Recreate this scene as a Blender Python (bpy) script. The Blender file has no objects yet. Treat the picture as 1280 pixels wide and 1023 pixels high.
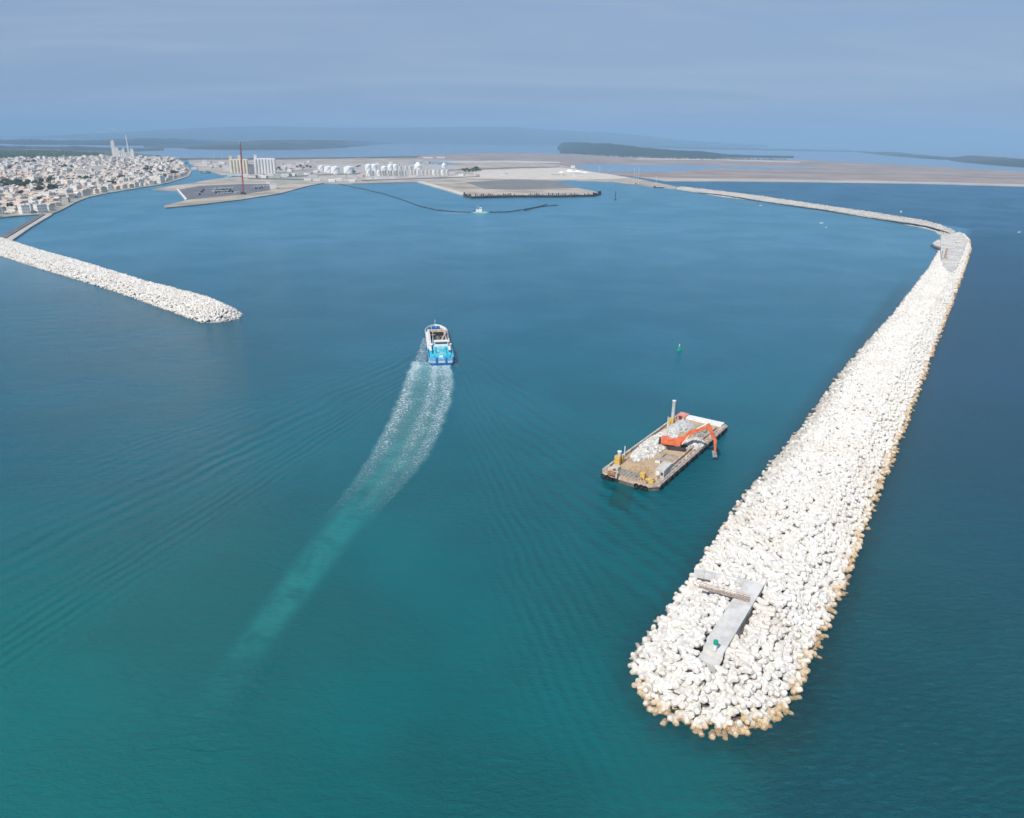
import bpy, bmesh, math, random
import numpy as np
from mathutils import Vector, Matrix, noise as mn
R_=random.Random(7); NP=np.random.RandomState(5)
S=bpy.context.scene; COL=S.collection
rad=math.radians; PI=math.pi
# ------------------------------------------------------------------ camera
FP=914.; CX=640.; CY=511.5; H=100.; SL=0.0141; HC=176.
roll=math.atan(SL); pitch=math.atan((CY-HC)*math.cos(roll)/FP)
fwd=np.array([0,math.cos(pitch),-math.sin(pitch)]); up0=np.array([0,math.sin(pitch),math.cos(pitch)]); r0=np.array([1.,0,0])
RX=math.cos(roll)*r0+math.sin(roll)*up0; UY=-math.sin(roll)*r0+math.cos(roll)*up0
def ray(px,py): return fwd*FP+RX*(px-CX)-UY*(py-CY)
def G(px,py,z=0.):
    v=ray(px,py); t=(z-H)/v[2]; return (float(v[0]*t),float(v[1]*t))
def GS(l,z=0.): return [G(a,b,z) for a,b in l]
def msc(x,y): return float((np.array([x,y,-H])@fwd)/FP)      # metres per photo pixel at a ground point
def hor(px): return HC+SL*(px-640)
def ppm(px,py): x,y=G(px,py); return math.sqrt(x*x+y*y+H*H)/FP*1.0      # metres per photo pixel there
cd=bpy.data.cameras.new("camera"); cam=bpy.data.objects.new("camera",cd); COL.objects.link(cam)
M=Matrix(((RX[0],UY[0],-fwd[0],0),(RX[1],UY[1],-fwd[1],0),(RX[2],UY[2],-fwd[2],H),(0,0,0,1)))
cam.matrix_world=M; cd.sensor_width=36; cd.sensor_fit='HORIZONTAL'; cd.lens=FP/1280*36; cd.clip_start=1; cd.clip_end=300000
S.camera=cam
# ------------------------------------------------------------------ materials
def new(name):
    m=bpy.data.materials.new(name); m.use_nodes=True; nt=m.node_tree; nt.nodes.clear()
    o=nt.nodes.new('ShaderNodeOutputMaterial'); b=nt.nodes.new('ShaderNodeBsdfPrincipled'); nt.links.new(b.outputs[0],o.inputs[0])
    return m,nt,b,o
def N(nt,t,**k):
    n=nt.nodes.new(t)
    for a,v in k.items():
        if a in('ins',):
            for i,x in v.items():
                if hasattr(x,'is_linked') or hasattr(x,'links'): nt.links.new(x,n.inputs[i])
                else: n.inputs[i].default_value=x
        else: setattr(n,a,v)
    return n
def mth(nt,op,a,b=None,c=None,clamp=False):
    n=nt.nodes.new('ShaderNodeMath'); n.operation=op; n.use_clamp=clamp
    for i,x in enumerate((a,b,c)):
        if x is None: continue
        if isinstance(x,(int,float)): n.inputs[i].default_value=x
        else: nt.links.new(x,n.inputs[i])
    return n.outputs[0]
def mixc(nt,f,a,b):
    n=nt.nodes.new('ShaderNodeMix'); n.data_type='RGBA'; n.clamp_factor=True
    for i,x in ((0,f),(6,a),(7,b)):
        if isinstance(x,(int,float)): n.inputs[i].default_value=x
        elif isinstance(x,tuple): n.inputs[i].default_value=(x+(1,))[:4]
        else: nt.links.new(x,n.inputs[i])
    return n.outputs[2]
def sstep(nt,x,a,b):
    n=nt.nodes.new('ShaderNodeMapRange'); n.interpolation_type='SMOOTHSTEP'
    nt.links.new(x,n.inputs[0]); n.inputs[1].default_value=a; n.inputs[2].default_value=b; n.inputs[3].default_value=0; n.inputs[4].default_value=1
    return n.outputs[0]
def noise(nt,vec,scale,detail=3,rough=.55,dist=0.):
    n=nt.nodes.new('ShaderNodeTexNoise'); n.inputs['Scale'].default_value=scale; n.inputs['Detail'].default_value=detail
    n.inputs['Roughness'].default_value=rough; n.inputs['Distortion'].default_value=dist
    if vec is not None: nt.links.new(vec,n.inputs['Vector'])
    return n.outputs[0]
MATS={}
def mat(name,c,rough=.8,var=.15,scale=.6,c2=None,bump=0.,metal=0.,rnd=0.,spec=.3):
    """procedural surface: base colour varied by world-space noise, optionally toward a second (dirt) colour"""
    if name in MATS: return MATS[name]
    m,nt,b,o=new(name)
    g=nt.nodes.new('ShaderNodeNewGeometry').outputs['Position']
    f=noise(nt,g,scale,4,.65)
    f2=sstep(nt,f,.35,.68)
    dark=tuple(x*(1-var*1.6) for x in c) if c2 is None else c2
    col=mixc(nt,f2,c,dark)
    if rnd:
        oi=nt.nodes.new('ShaderNodeObjectInfo').outputs['Random']
        hsv=nt.nodes.new('ShaderNodeHueSaturation'); nt.links.new(col,hsv.inputs['Color'])
        nt.links.new(mth(nt,'MULTIPLY_ADD',oi,2*rnd,1-rnd),hsv.inputs['Value']); col=hsv.outputs[0]
    nt.links.new(col,b.inputs['Base Color']); b.inputs['Roughness'].default_value=rough; b.inputs['Metallic'].default_value=metal
    b.inputs['Specular IOR Level'].default_value=spec
    if bump:
        bp=nt.nodes.new('ShaderNodeBump'); bp.inputs['Distance'].default_value=bump; bp.inputs['Strength'].default_value=.8
        nt.links.new(noise(nt,g,scale*4,4,.6),bp.inputs['Height']); nt.links.new(bp.outputs[0],b.inputs['Normal'])
    MATS[name]=m; return m
white=mat('white_paint',(.78,.78,.76),.5,.1,.8)
grey=mat('grey_steel',(.33,.34,.35),.5,.2,.7)
dgrey=mat('dark_steel',(.06,.06,.065),.5,.2,.7)
black=mat('black_rubber',(.018,.018,.018),.8,.1,2)
concrete=mat('cast_concrete',(.47,.46,.44),.9,.12,.35,(.36,.35,.33),.01)
orange=mat('orange_paint',(.78,.20,.08),.5,.15,.9,(.62,.13,.05))
red=mat('red_paint',(.5,.045,.035),.45,.15,.4)
yellow=mat('yellow_paint',(.72,.47,.13),.5,.2,1)
tan=mat('dusty_deck',(.5,.36,.22),.9,.25,.25,(.36,.27,.18))
rustw=mat('weathered_bulwark',(.62,.52,.42),.8,.3,.5,(.36,.24,.17))
limestone=mat('limestone_rubble',(.66,.64,.60),.95,.2,.6,(.38,.35,.31))
turq=mat('turquoise_deck_paint',(.03,.42,.58),.5,.25,.5,(.06,.55,.66))
blue=mat('blue_hull_paint',(.02,.16,.45),.35,.2,.4)
lblue=mat('light_blue_paint',(.16,.45,.72),.4,.2,.5)
green=mat('green_paint',(.01,.36,.22),.45,.1,1)
sand=mat('sand_ground',(.46,.40,.33),.95,.15,.012,(.56,.51,.44))
glass=mat('window_glass',(.03,.04,.05),.1,.1,1,spec=.6)
wetd=mat('hold_plating',(.06,.045,.036),.7,.3,.5,(.035,.028,.022))
# ------------------------------------------------------------------ mesh builder
class MB:
    def __init__(s): s.v=[]; s.f=[]; s.m=[]
    def add(s,vs,fs,mi=0):
        o=len(s.v); s.v+= [tuple(v) for v in vs]; s.f+=[tuple(i+o for i in f) for f in fs]; s.m+=[mi]*len(fs); return s
    def box(s,c,d,rz=0.,mi=0,top=1.):
        x,y,z=c; a,b,h=d[0]/2,d[1]/2,d[2]/2; cs,sn=math.cos(rz),math.sin(rz); vs=[]
        for dz,k in((-h,1.),(h,top)):
            for dx,dy in((-a,-b),(a,-b),(a,b),(-a,b)):
                vs.append((x+(dx*cs-dy*sn)*k,y+(dx*sn+dy*cs)*k,z+dz))
        return s.add(vs,[(3,2,1,0),(4,5,6,7),(0,1,5,4),(1,2,6,5),(2,3,7,6),(3,0,4,7)],mi)
    def cyl(s,p0,p1,r0,r1=None,n=10,mi=0):
        r1=r0 if r1 is None else r1; p0=Vector(p0); p1=Vector(p1); d=(p1-p0).normalized()
        a=d.orthogonal().normalized(); b=d.cross(a); vs=[]
        for p,r in((p0,r0),(p1,r1)):
            for i in range(n):
                t=2*PI*i/n; vs.append(p+a*(r*math.cos(t))+b*(r*math.sin(t)))
        fs=[(i,(i+1)%n,n+(i+1)%n,n+i) for i in range(n)]+[tuple(range(n-1,-1,-1)),tuple(range(n,2*n))]
        return s.add(vs,fs,mi)
    def bar(s,p0,p1,w,h=None,mi=0,w1=None,h1=None):
        h=h or w; w1=w1 or w; h1=h1 or h; p0=Vector(p0); p1=Vector(p1); d=(p1-p0).normalized()
        a=d.cross(Vector((0,0,1))); a=Vector((1,0,0)) if a.length<1e-4 else a.normalized(); b=a.cross(d); vs=[]
        for p,ww,hh in((p0,w,h),(p1,w1,h1)):
            for i,j in((-1,-1),(1,-1),(1,1),(-1,1)): vs.append(p+a*(i*ww/2)+b*(j*hh/2))
        return s.add(vs,[(3,2,1,0),(4,5,6,7),(0,1,5,4),(1,2,6,5),(2,3,7,6),(3,0,4,7)],mi)
    def prism(s,pts,z0,z1,mi=0,inset=1.):
        n=len(pts); ar=sum(pts[i][0]*pts[(i+1)%n][1]-pts[(i+1)%n][0]*pts[i][1] for i in range(n))
        if ar<0: pts=pts[::-1]
        cx=sum(p[0] for p in pts)/n; cy=sum(p[1] for p in pts)/n
        vs=[(p[0],p[1],z0) for p in pts]+[(cx+(p[0]-cx)*inset,cy+(p[1]-cy)*inset,z1) for p in pts]
        return s.add(vs,[tuple(range(n-1,-1,-1)),tuple(range(n,2*n))]+[(i,(i+1)%n,n+(i+1)%n,n+i) for i in range(n)],mi)
    def ring(s,c,ax,R,r,n=12,k=6,mi=0):
        c=Vector(c); ax=Vector(ax).normalized(); a=ax.orthogonal().normalized(); b=ax.cross(a); vs=[]
        for i in range(n):
            t=2*PI*i/n; d=a*math.cos(t)+b*math.sin(t)
            for j in range(k):
                u=2*PI*j/k; vs.append(c+d*(R+r*math.cos(u))+ax*(r*math.sin(u)))
        return s.add(vs,[(i*k+j,((i+1)%n)*k+j,((i+1)%n)*k+(j+1)%k,i*k+(j+1)%k) for i in range(n) for j in range(k)],mi)
    def rock(s,c,r,mi=0,sq=.75):
        vs,fs=ICO; q=Matrix.Rotation(R_.uniform(0,6.28),3,Vector((R_.uniform(-1,1),R_.uniform(-1,1),R_.uniform(-1,1)+.01)).normalized())
        c=Vector(c); return s.add([c+(q@(Vector(v)*r*R_.uniform(.72,1.15))) for v in vs],fs,mi)
    def mesh(s,name,mats,smooth=False):
        me=bpy.data.meshes.new(name); me.from_pydata(s.v,[],s.f)
        for m in (mats if isinstance(mats,(list,tuple)) else [mats]): me.materials.append(m)
        if max(s.m or [0])>0: me.polygons.foreach_set('material_index',s.m)
        if smooth: me.polygons.foreach_set('use_smooth',[True]*len(s.f))
        me.update(); return me
    def build(s,name,mats,parent=None,smooth=False,**t):
        o=bpy.data.objects.new(name,s.mesh(name,mats,smooth)); COL.objects.link(o)
        if parent is not None: o.parent=parent
        tag(o,**t); return o
p=(1+5**.5)/2
ICO=([(x/1.9,y/1.9,z/1.9) for x,y,z in[(-1,p,0),(1,p,0),(-1,-p,0),(1,-p,0),(0,-1,p),(0,1,p),(0,-1,-p),(0,1,-p),(p,0,-1),(p,0,1),(-p,0,-1),(-p,0,1)]],
 [(0,11,5),(0,5,1),(0,1,7),(0,7,10),(0,10,11),(1,5,9),(5,11,4),(11,10,2),(10,7,6),(7,1,8),(3,9,4),(3,4,2),(3,2,6),(3,6,8),(3,8,9),(4,9,5),(2,4,11),(6,2,10),(8,6,7),(9,8,1)])
def tag(o,label=None,cat=None,group=None,kind=None):
    if label: o['label']=label
    if cat: o['category']=cat
    if group: o['group']=group
    if kind: o['kind']=kind
    return o
def thing(name,label,cat,loc=(0,0,0),rz=0.,group=None):
    o=bpy.data.objects.new(name,None); COL.objects.link(o); o.location=loc; o.rotation_euler=(0,0,rz); o.empty_display_size=1
    return tag(o,label,cat,group)
def dup(o,loc=None,rz=None,label=None,group=None,parent=None,scale=None):
    c=o.copy(); COL.objects.link(c)
    if parent is not None: c.parent=parent
    if loc is not None: c.location=loc
    if rz is not None: c.rotation_euler=(0,0,rz)
    if scale is not None: c.scale=scale
    if label: c['label']=label
    if group: c['group']=group
    for k in list(o.children): dup(k,parent=c)
    return c
def npmesh(name,V,F,mats,smooth=False,mi=None):
    """V (n,3) float, F (m,k) int"""
    me=bpy.data.meshes.new(name); k=F.shape[1]
    me.vertices.add(len(V)); me.vertices.foreach_set('co',V.astype(np.float32).ravel())
    me.loops.add(F.size); me.loops.foreach_set('vertex_index',F.astype(np.int32).ravel())
    me.polygons.add(len(F)); me.polygons.foreach_set('loop_start',np.arange(0,F.size,k,dtype=np.int32))
    me.polygons.foreach_set('loop_total',np.full(len(F),k,dtype=np.int32))
    for m in (mats if isinstance(mats,(list,tuple)) else [mats]): me.materials.append(m)
    if mi is not None: me.polygons.foreach_set('material_index',mi.astype(np.int32))
    me.polygons.foreach_set('use_smooth',np.full(len(F),smooth)); me.update(calc_edges=True); me.validate(); return me
def link(name,me,parent=None,**t):
    o=bpy.data.objects.new(name,me); COL.objects.link(o)
    if parent is not None: o.parent=parent
    return tag(o,**t)
def scatter(baseV,baseF,pos,rots,scl):
    """many copies of one small mesh as arrays"""
    V=np.einsum('nij,vj->nvi',rots,baseV)*scl[:,None,None]+pos[:,None,:]
    F=baseF[None]+(np.arange(len(pos))*len(baseV))[:,None,None]
    return V.reshape(-1,3),F.reshape(-1,baseF.shape[1])
def randrot(n):
    q=NP.normal(size=(n,4)); q/=np.linalg.norm(q,axis=1)[:,None]; w,x,y,z=q.T
    return np.stack([np.stack([1-2*(y*y+z*z),2*(x*y-z*w),2*(x*z+y*w)],1),np.stack([2*(x*y+z*w),1-2*(x*x+z*z),2*(y*z-x*w)],1),np.stack([2*(x*z-y*w),2*(y*z+x*w),1-2*(x*x+y*y)],1)],1)
def inpoly(P,poly):
    x,y=P[:,0],P[:,1]; r=np.zeros(len(P),bool); n=len(poly)
    for i in range(n):
        x0,y0=poly[i]; x1,y1=poly[(i+1)%n]
        if y0==y1: continue
        c=((y0>y)!=(y1>y))&(x<(x1-x0)*(y-y0)/(y1-y0)+x0); r^=c
    return r
def dline(P,pl,closed=False):
    d=np.full(len(P),1e9); n=len(pl)
    for i in range(n if closed else n-1):
        a=np.array(pl[i]); b=np.array(pl[(i+1)%n]); ab=b-a; t=np.clip(((P-a)@ab)/max(ab@ab,1e-9),0,1)
        d=np.minimum(d,np.linalg.norm(P-(a+t[:,None]*ab),axis=1))
    return d
# ------------------------------------------------------------------ world, sun
SUNAZ=rad(146); SUNEL=rad(48)     # azimuth measured from +Y toward -X (sun behind and to the left)
sd=Vector((-math.sin(SUNAZ)*math.cos(SUNEL),math.cos(SUNAZ)*math.cos(SUNEL),math.sin(SUNEL)))
W=bpy.data.worlds.new("World"); S.world=W; W.use_nodes=True; nt=W.node_tree; nt.nodes.clear()
sky=nt.nodes.new('ShaderNodeTexSky'); sky.sky_type='NISHITA'; sky.sun_disc=False; sky.sun_elevation=SUNEL; sky.sun_rotation=-SUNAZ
sky.air_density=1.4; sky.dust_density=1.5
tc=nt.nodes.new('ShaderNodeTexCoord').outputs['Generated']
sp=N(nt,'ShaderNodeSeparateXYZ',ins={0:tc}); az=mth(nt,'ABSOLUTE',sp.outputs[2])
cb=N(nt,'ShaderNodeCombineXYZ',ins={0:sp.outputs[0],1:sp.outputs[1],2:mth(nt,'MAXIMUM',az,.02)}); nt.links.new(cb.outputs[0],sky.inputs[0])
hs=N(nt,'ShaderNodeMix',data_type='RGBA',blend_type='MULTIPLY',ins={0:1.,6:sky.outputs[0],7:(.1,.1,.1,1)})
# thin high veil of cloud in front of the blue
dv=N(nt,'ShaderNodeVectorMath',operation='DIVIDE',ins={0:tc}); zc=mth(nt,'ADD',az,.12); c3=N(nt,'ShaderNodeCombineXYZ',ins={0:zc,1:zc,2:zc}); nt.links.new(c3.outputs[0],dv.inputs[1])
mp=N(nt,'ShaderNodeMapping',ins={0:dv.outputs[0]}); mp.inputs['Rotation'].default_value=(0,0,rad(25)); mp.inputs['Scale'].default_value=(.5,1.5,.3)
cl=noise(nt,mp.outputs[0],.9,5,.5,.8); cf=sstep(nt,cl,.35,.72)
veil=mixc(nt,cf,(.222,.322,.545),(.335,.413,.58))
mixf=mth(nt,'MULTIPLY_ADD',cf,.12,.80)
skyc=mixc(nt,mixf,hs.outputs[2],veil)
bg=N(nt,'ShaderNodeBackground',ins={0:skyc}); bg.inputs[1].default_value=1.
nt.links.new(bg.outputs[0],nt.nodes.new('ShaderNodeOutputWorld').inputs[0])
sl=bpy.data.lights.new('sun','SUN'); sl.energy=4.4; sl.angle=rad(.5); sl.color=(1,.955,.88); so=bpy.data.objects.new('sun',sl); COL.objects.link(so)
so.rotation_euler=sd.to_track_quat('Z','Y').to_euler(); so.location=(0,0,300)
# ------------------------------------------------------------------ layout lines (world metres)
bwR=GS([(783,822),(786,850),(800,880),(828,905),(860,918),(890,925),(920,927),(955,918),(985,900),(1000,880),(1012,855),(1035,800),(1060,740),(1085,668),(1110,600),(1135,535),(1155,480),(1175,425),(1192,380),(1205,345),(1215,312),(1213,300),(1205,292)])
bwL=GS([(783,822),(800,798),(830,760),(865,708),(880,685),(905,650),(930,615),(960,580),(985,550),(1010,520),(1045,470),(1080,430),(1110,398),(1140,360),(1160,335),(1171,316),(1176,300)])
BW=bwR+bwL[::-1][:-1]
A0=(41.,118.); A1=(528.,900.); B0=(575.,1010.); B1=(372.,1909.)
# ------------------------------------------------------------------ water
def water_nodes(nt,b,wake=False):
    g=nt.nodes.new('ShaderNodeNewGeometry').outputs['Position']; s=N(nt,'ShaderNodeSeparateXYZ',ins={0:g}); X,Y=s.outputs[0],s.outputs[1]
    def sdist(p,q):      # signed distance, positive to the right of p->q
        dx,dy=q[0]-p[0],q[1]-p[1]; l=math.hypot(dx,dy); nx,ny=dy/l,-dx/l
        return mth(nt,'MULTIPLY_ADD',X,nx,mth(nt,'MULTIPLY_ADD',Y,ny,-(p[0]*nx+p[1]*ny)))
    s1=sdist(A0,A1); s2=sdist(B0,B1); outer=mth(nt,'MAXIMUM',sstep(nt,s1,5,22),sstep(nt,s2,-5,20))
    dist=mth(nt,'SQRT',mth(nt,'ADD',mth(nt,'MULTIPLY',X,X),mth(nt,'MULTIPLY',Y,Y)))
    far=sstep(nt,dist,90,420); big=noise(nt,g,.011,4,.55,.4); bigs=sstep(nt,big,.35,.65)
    inn=mixc(nt,far,(.001,.085,.092),(.004,.108,.166)); inn=mixc(nt,sstep(nt,dist,330,1000),inn,(.055,.205,.315)); out=mixc(nt,far,(.001,.100,.118),(.008,.072,.135)); out=mixc(nt,sstep(nt,dist,500,1400),out,(.045,.155,.265))  # far tints brightened in the base colour to stand in for reflected sky and haze
    # greener turbid water toward the near left
    tl=mth(nt,'MULTIPLY',sstep(nt,mth(nt,'MULTIPLY',X,-1.),-20,120),sstep(nt,mth(nt,'MULTIPLY',Y,-1.),-230,-90))
    inn=mixc(nt,tl,inn,(.002,.128,.118))
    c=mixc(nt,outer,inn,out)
    c=mixc(nt,mth(nt,'MULTIPLY',bigs,.42),c,mixc(nt,outer,mixc(nt,far,(.002,.150,.155),(.006,.125,.185)),(.003,.07,.11)))
    wl_=mth(nt,'MULTIPLY',sstep(nt,mth(nt,'MULTIPLY_ADD',X,-1.,mth(nt,'MULTIPLY',Y,.10)),60,200),mth(nt,'SUBTRACT',1.,sstep(nt,Y,330,620))); wl_=mth(nt,'MULTIPLY',wl_,sstep(nt,Y,140,230)); c=mixc(nt,mth(nt,'MULTIPLY',wl_,.4),c,(.002,.07,.10))
    # submerged armour toe seen through the water along the main breakwater
    along=mth(nt,'MULTIPLY_ADD',X,(A1[0]-A0[0])/921.,mth(nt,'MULTIPLY_ADD',Y,(A1[1]-A0[1])/921.,-(A0[0]*(A1[0]-A0[0])+A0[1]*(A1[1]-A0[1]))/921.))
    da=mth(nt,'MAXIMUM',mth(nt,'MAXIMUM',mth(nt,'MULTIPLY',along,-1.),mth(nt,'SUBTRACT',along,960.)),0.)
    dseg=mth(nt,'SQRT',mth(nt,'ADD',mth(nt,'MULTIPLY',s1,s1),mth(nt,'MULTIPLY',da,da)))
    nn=noise(nt,g,.25,4,.7); toe=mth(nt,'SUBTRACT',1.,sstep(nt,mth(nt,'MULTIPLY_ADD',nn,-9.,dseg),11.5,19))
    toe=mth(nt,'MULTIPLY',toe,mth(nt,'SUBTRACT',1.,sstep(nt,along,380,640))); c=mixc(nt,mth(nt,'MULTIPLY',toe,.55),c,(.008,.042,.055))
    wv=mth(nt,'MULTIPLY',mth(nt,'SUBTRACT',noise(nt,g,.45,3,.6),.5),1.)
    # ripples
    mp=N(nt,'ShaderNodeMapping',ins={0:g}); mp.inputs['Rotation'].default_value=(0,0,rad(-28)); mp.inputs['Scale'].default_value=(.45,1.,1.)
    n1=noise(nt,mp.outputs[0],.80,6,.72,.4); n2=noise(nt,mp.outputs[0],.16,3,.5,.5)
    patch=sstep(nt,noise(nt,g,.02,2,.5),.38,.6)
    a1=mth(nt,'MULTIPLY_ADD',outer,1.1,mth(nt,'MULTIPLY_ADD',patch,.45,.48))
    h=mth(nt,'MULTIPLY',n1,a1); h=mth(nt,'MULTIPLY_ADD',n2,mth(nt,'MULTIPLY_ADD',outer,.9,.65),h)
    # ship waves
    S0=(-36.,345.); hx,hy=-.155,.988
    a=mth(nt,'MULTIPLY_ADD',X,-hx,mth(nt,'MULTIPLY_ADD',Y,-hy,S0[0]*hx+S0[1]*hy)); l=mth(nt,'MULTIPLY_ADD',X,hy,mth(nt,'MULTIPLY_ADD',Y,-hx,-(S0[0]*hy-S0[1]*hx)))
    wob=noise(nt,g,.025,3,.55); am_=sstep(nt,noise(nt,g,.06,4,.6,.3),.36,.62)
    def packet(side,slope,off,wl,width,amp,a0,a1_,sl2=None,grow=.05):
        """crest lines at lateral = slope*aft+off ; sl2 = slope of the crests themselves"""
        sl2=slope if sl2 is None else sl2
        q=mth(nt,'SUBTRACT',mth(nt,'MULTIPLY',l,side),mth(nt,'MULTIPLY_ADD',a,slope,off))
        w=mth(nt,'MULTIPLY_ADD',a,grow,width); e=mth(nt,'POWER',2.718,mth(nt,'MULTIPLY',-1.,mth(nt,'POWER',mth(nt,'ABSOLUTE',mth(nt,'DIVIDE',q,w)),2.)))
        q2=mth(nt,'SUBTRACT',mth(nt,'MULTIPLY',l,side),mth(nt,'MULTIPLY',a,sl2)); nrm=1/math.sqrt(1+sl2*sl2)
        ph=mth(nt,'MULTIPLY_ADD',q2,2*PI/wl*nrm,mth(nt,'MULTIPLY',wob,13.)); e=mth(nt,'MULTIPLY',e,mth(nt,'MULTIPLY_ADD',am_,.6,.4))
        env=mth(nt,'MULTIPLY',sstep(nt,a,a0,a0+25),mth(nt,'SUBTRACT',1.,sstep(nt,a,a1_*.5,a1_)))
        return mth(nt,'MULTIPLY',mth(nt,'MULTIPLY',mth(nt,'SINE',ph),amp),mth(nt,'MULTIPLY',e,env))
    ks=[packet(-1,.60,12,6.,9,.27,-25,300,.66,.06),packet(-1,.48,1,3.1,4,.19,-5,330,.53,.035),packet(-1,.78,26,4.5,10,.08,-25,260,.82,.10),
        packet(1,.03,9,2.8,4.,.16,-5,330,.10,.05),packet(1,.13,19,6.,7,.30,-25,300,.36,.10)]
    for k in ks: h=mth(nt,'ADD',h,k)
    if not wake:
        bp=nt.nodes.new('ShaderNodeBump'); bp.inputs['Distance'].default_value=1.; bp.inputs['Strength'].default_value=1.
        nt.links.new(h,bp.inputs['Height']); nt.links.new(bp.outputs[0],b.inputs['Normal'])
    b.inputs['IOR'].default_value=1.33; b.inputs['Specular IOR Level'].default_value=.38
    nt.links.new(mth(nt,'MULTIPLY_ADD',outer,.12,mth(nt,'MULTIPLY_ADD',sstep(nt,dist,300,1200),.22,.10)),b.inputs['Roughness'])
    return g,c,h,outer
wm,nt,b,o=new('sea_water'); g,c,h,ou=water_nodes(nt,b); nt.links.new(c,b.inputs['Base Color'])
xs=np.concatenate([-np.geomspace(60000,1200,14),np.linspace(-1000,1200,12),np.geomspace(1500,60000,14)]); ys=np.concatenate([[-600],np.linspace(-100,3000,16),np.geomspace(3500,60000,14)])
VX,VY=np.meshgrid(xs,ys); V=np.stack([VX.ravel(),VY.ravel(),np.zeros(VX.size)],1); nx=len(xs); i,j=np.meshgrid(np.arange(nx-1),np.arange(len(ys)-1)); k=(j*nx+i).ravel()
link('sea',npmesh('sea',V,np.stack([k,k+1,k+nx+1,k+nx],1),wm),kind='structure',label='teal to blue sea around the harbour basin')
# wake ribbon
def ribbon(name,Lp,Rp,z,m,nu=10,sub=8,**t):
    def res(P,n):
        P=np.array(P); d=np.r_[0,np.cumsum(np.linalg.norm(np.diff(P,axis=0),axis=1))]; s=np.linspace(0,d[-1],n); return np.stack([np.interp(s,d,P[:,0]),np.interp(s,d,P[:,1])],1)
    n=len(Lp)*sub
    def sm(P):
        for _ in range(40): Q_=P.copy(); Q_[1:-1]=(P[:-2]+2*P[1:-1]+P[2:])/4; P=Q_
        return P
    A=sm(res(Lp,n)) if n>60 else res(Lp,n); B=sm(res(Rp,n)) if n>60 else res(Rp,n); us=np.linspace(0,1,nu)
    P=A[:,None]*(1-us)[None,:,None]+B[:,None]*us[None,:,None]; V=np.concatenate([P.reshape(-1,2),np.full((n*nu,1),z)],1)
    i,j=np.meshgrid(np.arange(nu-1),np.arange(n-1)); k=(j*nu+i).ravel(); F=np.stack([k,k+nu,k+nu+1,k+1],1); F=F if np.cross(V[F[0,1]]-V[F[0,0]],V[F[0,2]]-V[F[0,0]])[2]>0 else F[:,::-1]; me=npmesh(name,V,F,m)
    uv=me.uv_layers.new(name='UVMap'); UV=np.stack([np.tile(us,n),np.repeat(np.linspace(0,1,n),nu)],1)
    li=np.empty(len(me.loops),np.int32); me.loops.foreach_get('vertex_index',li); uv.data.foreach_set('uv',UV[li].astype(np.float32).ravel())
    return link(name,me,**t)
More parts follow.
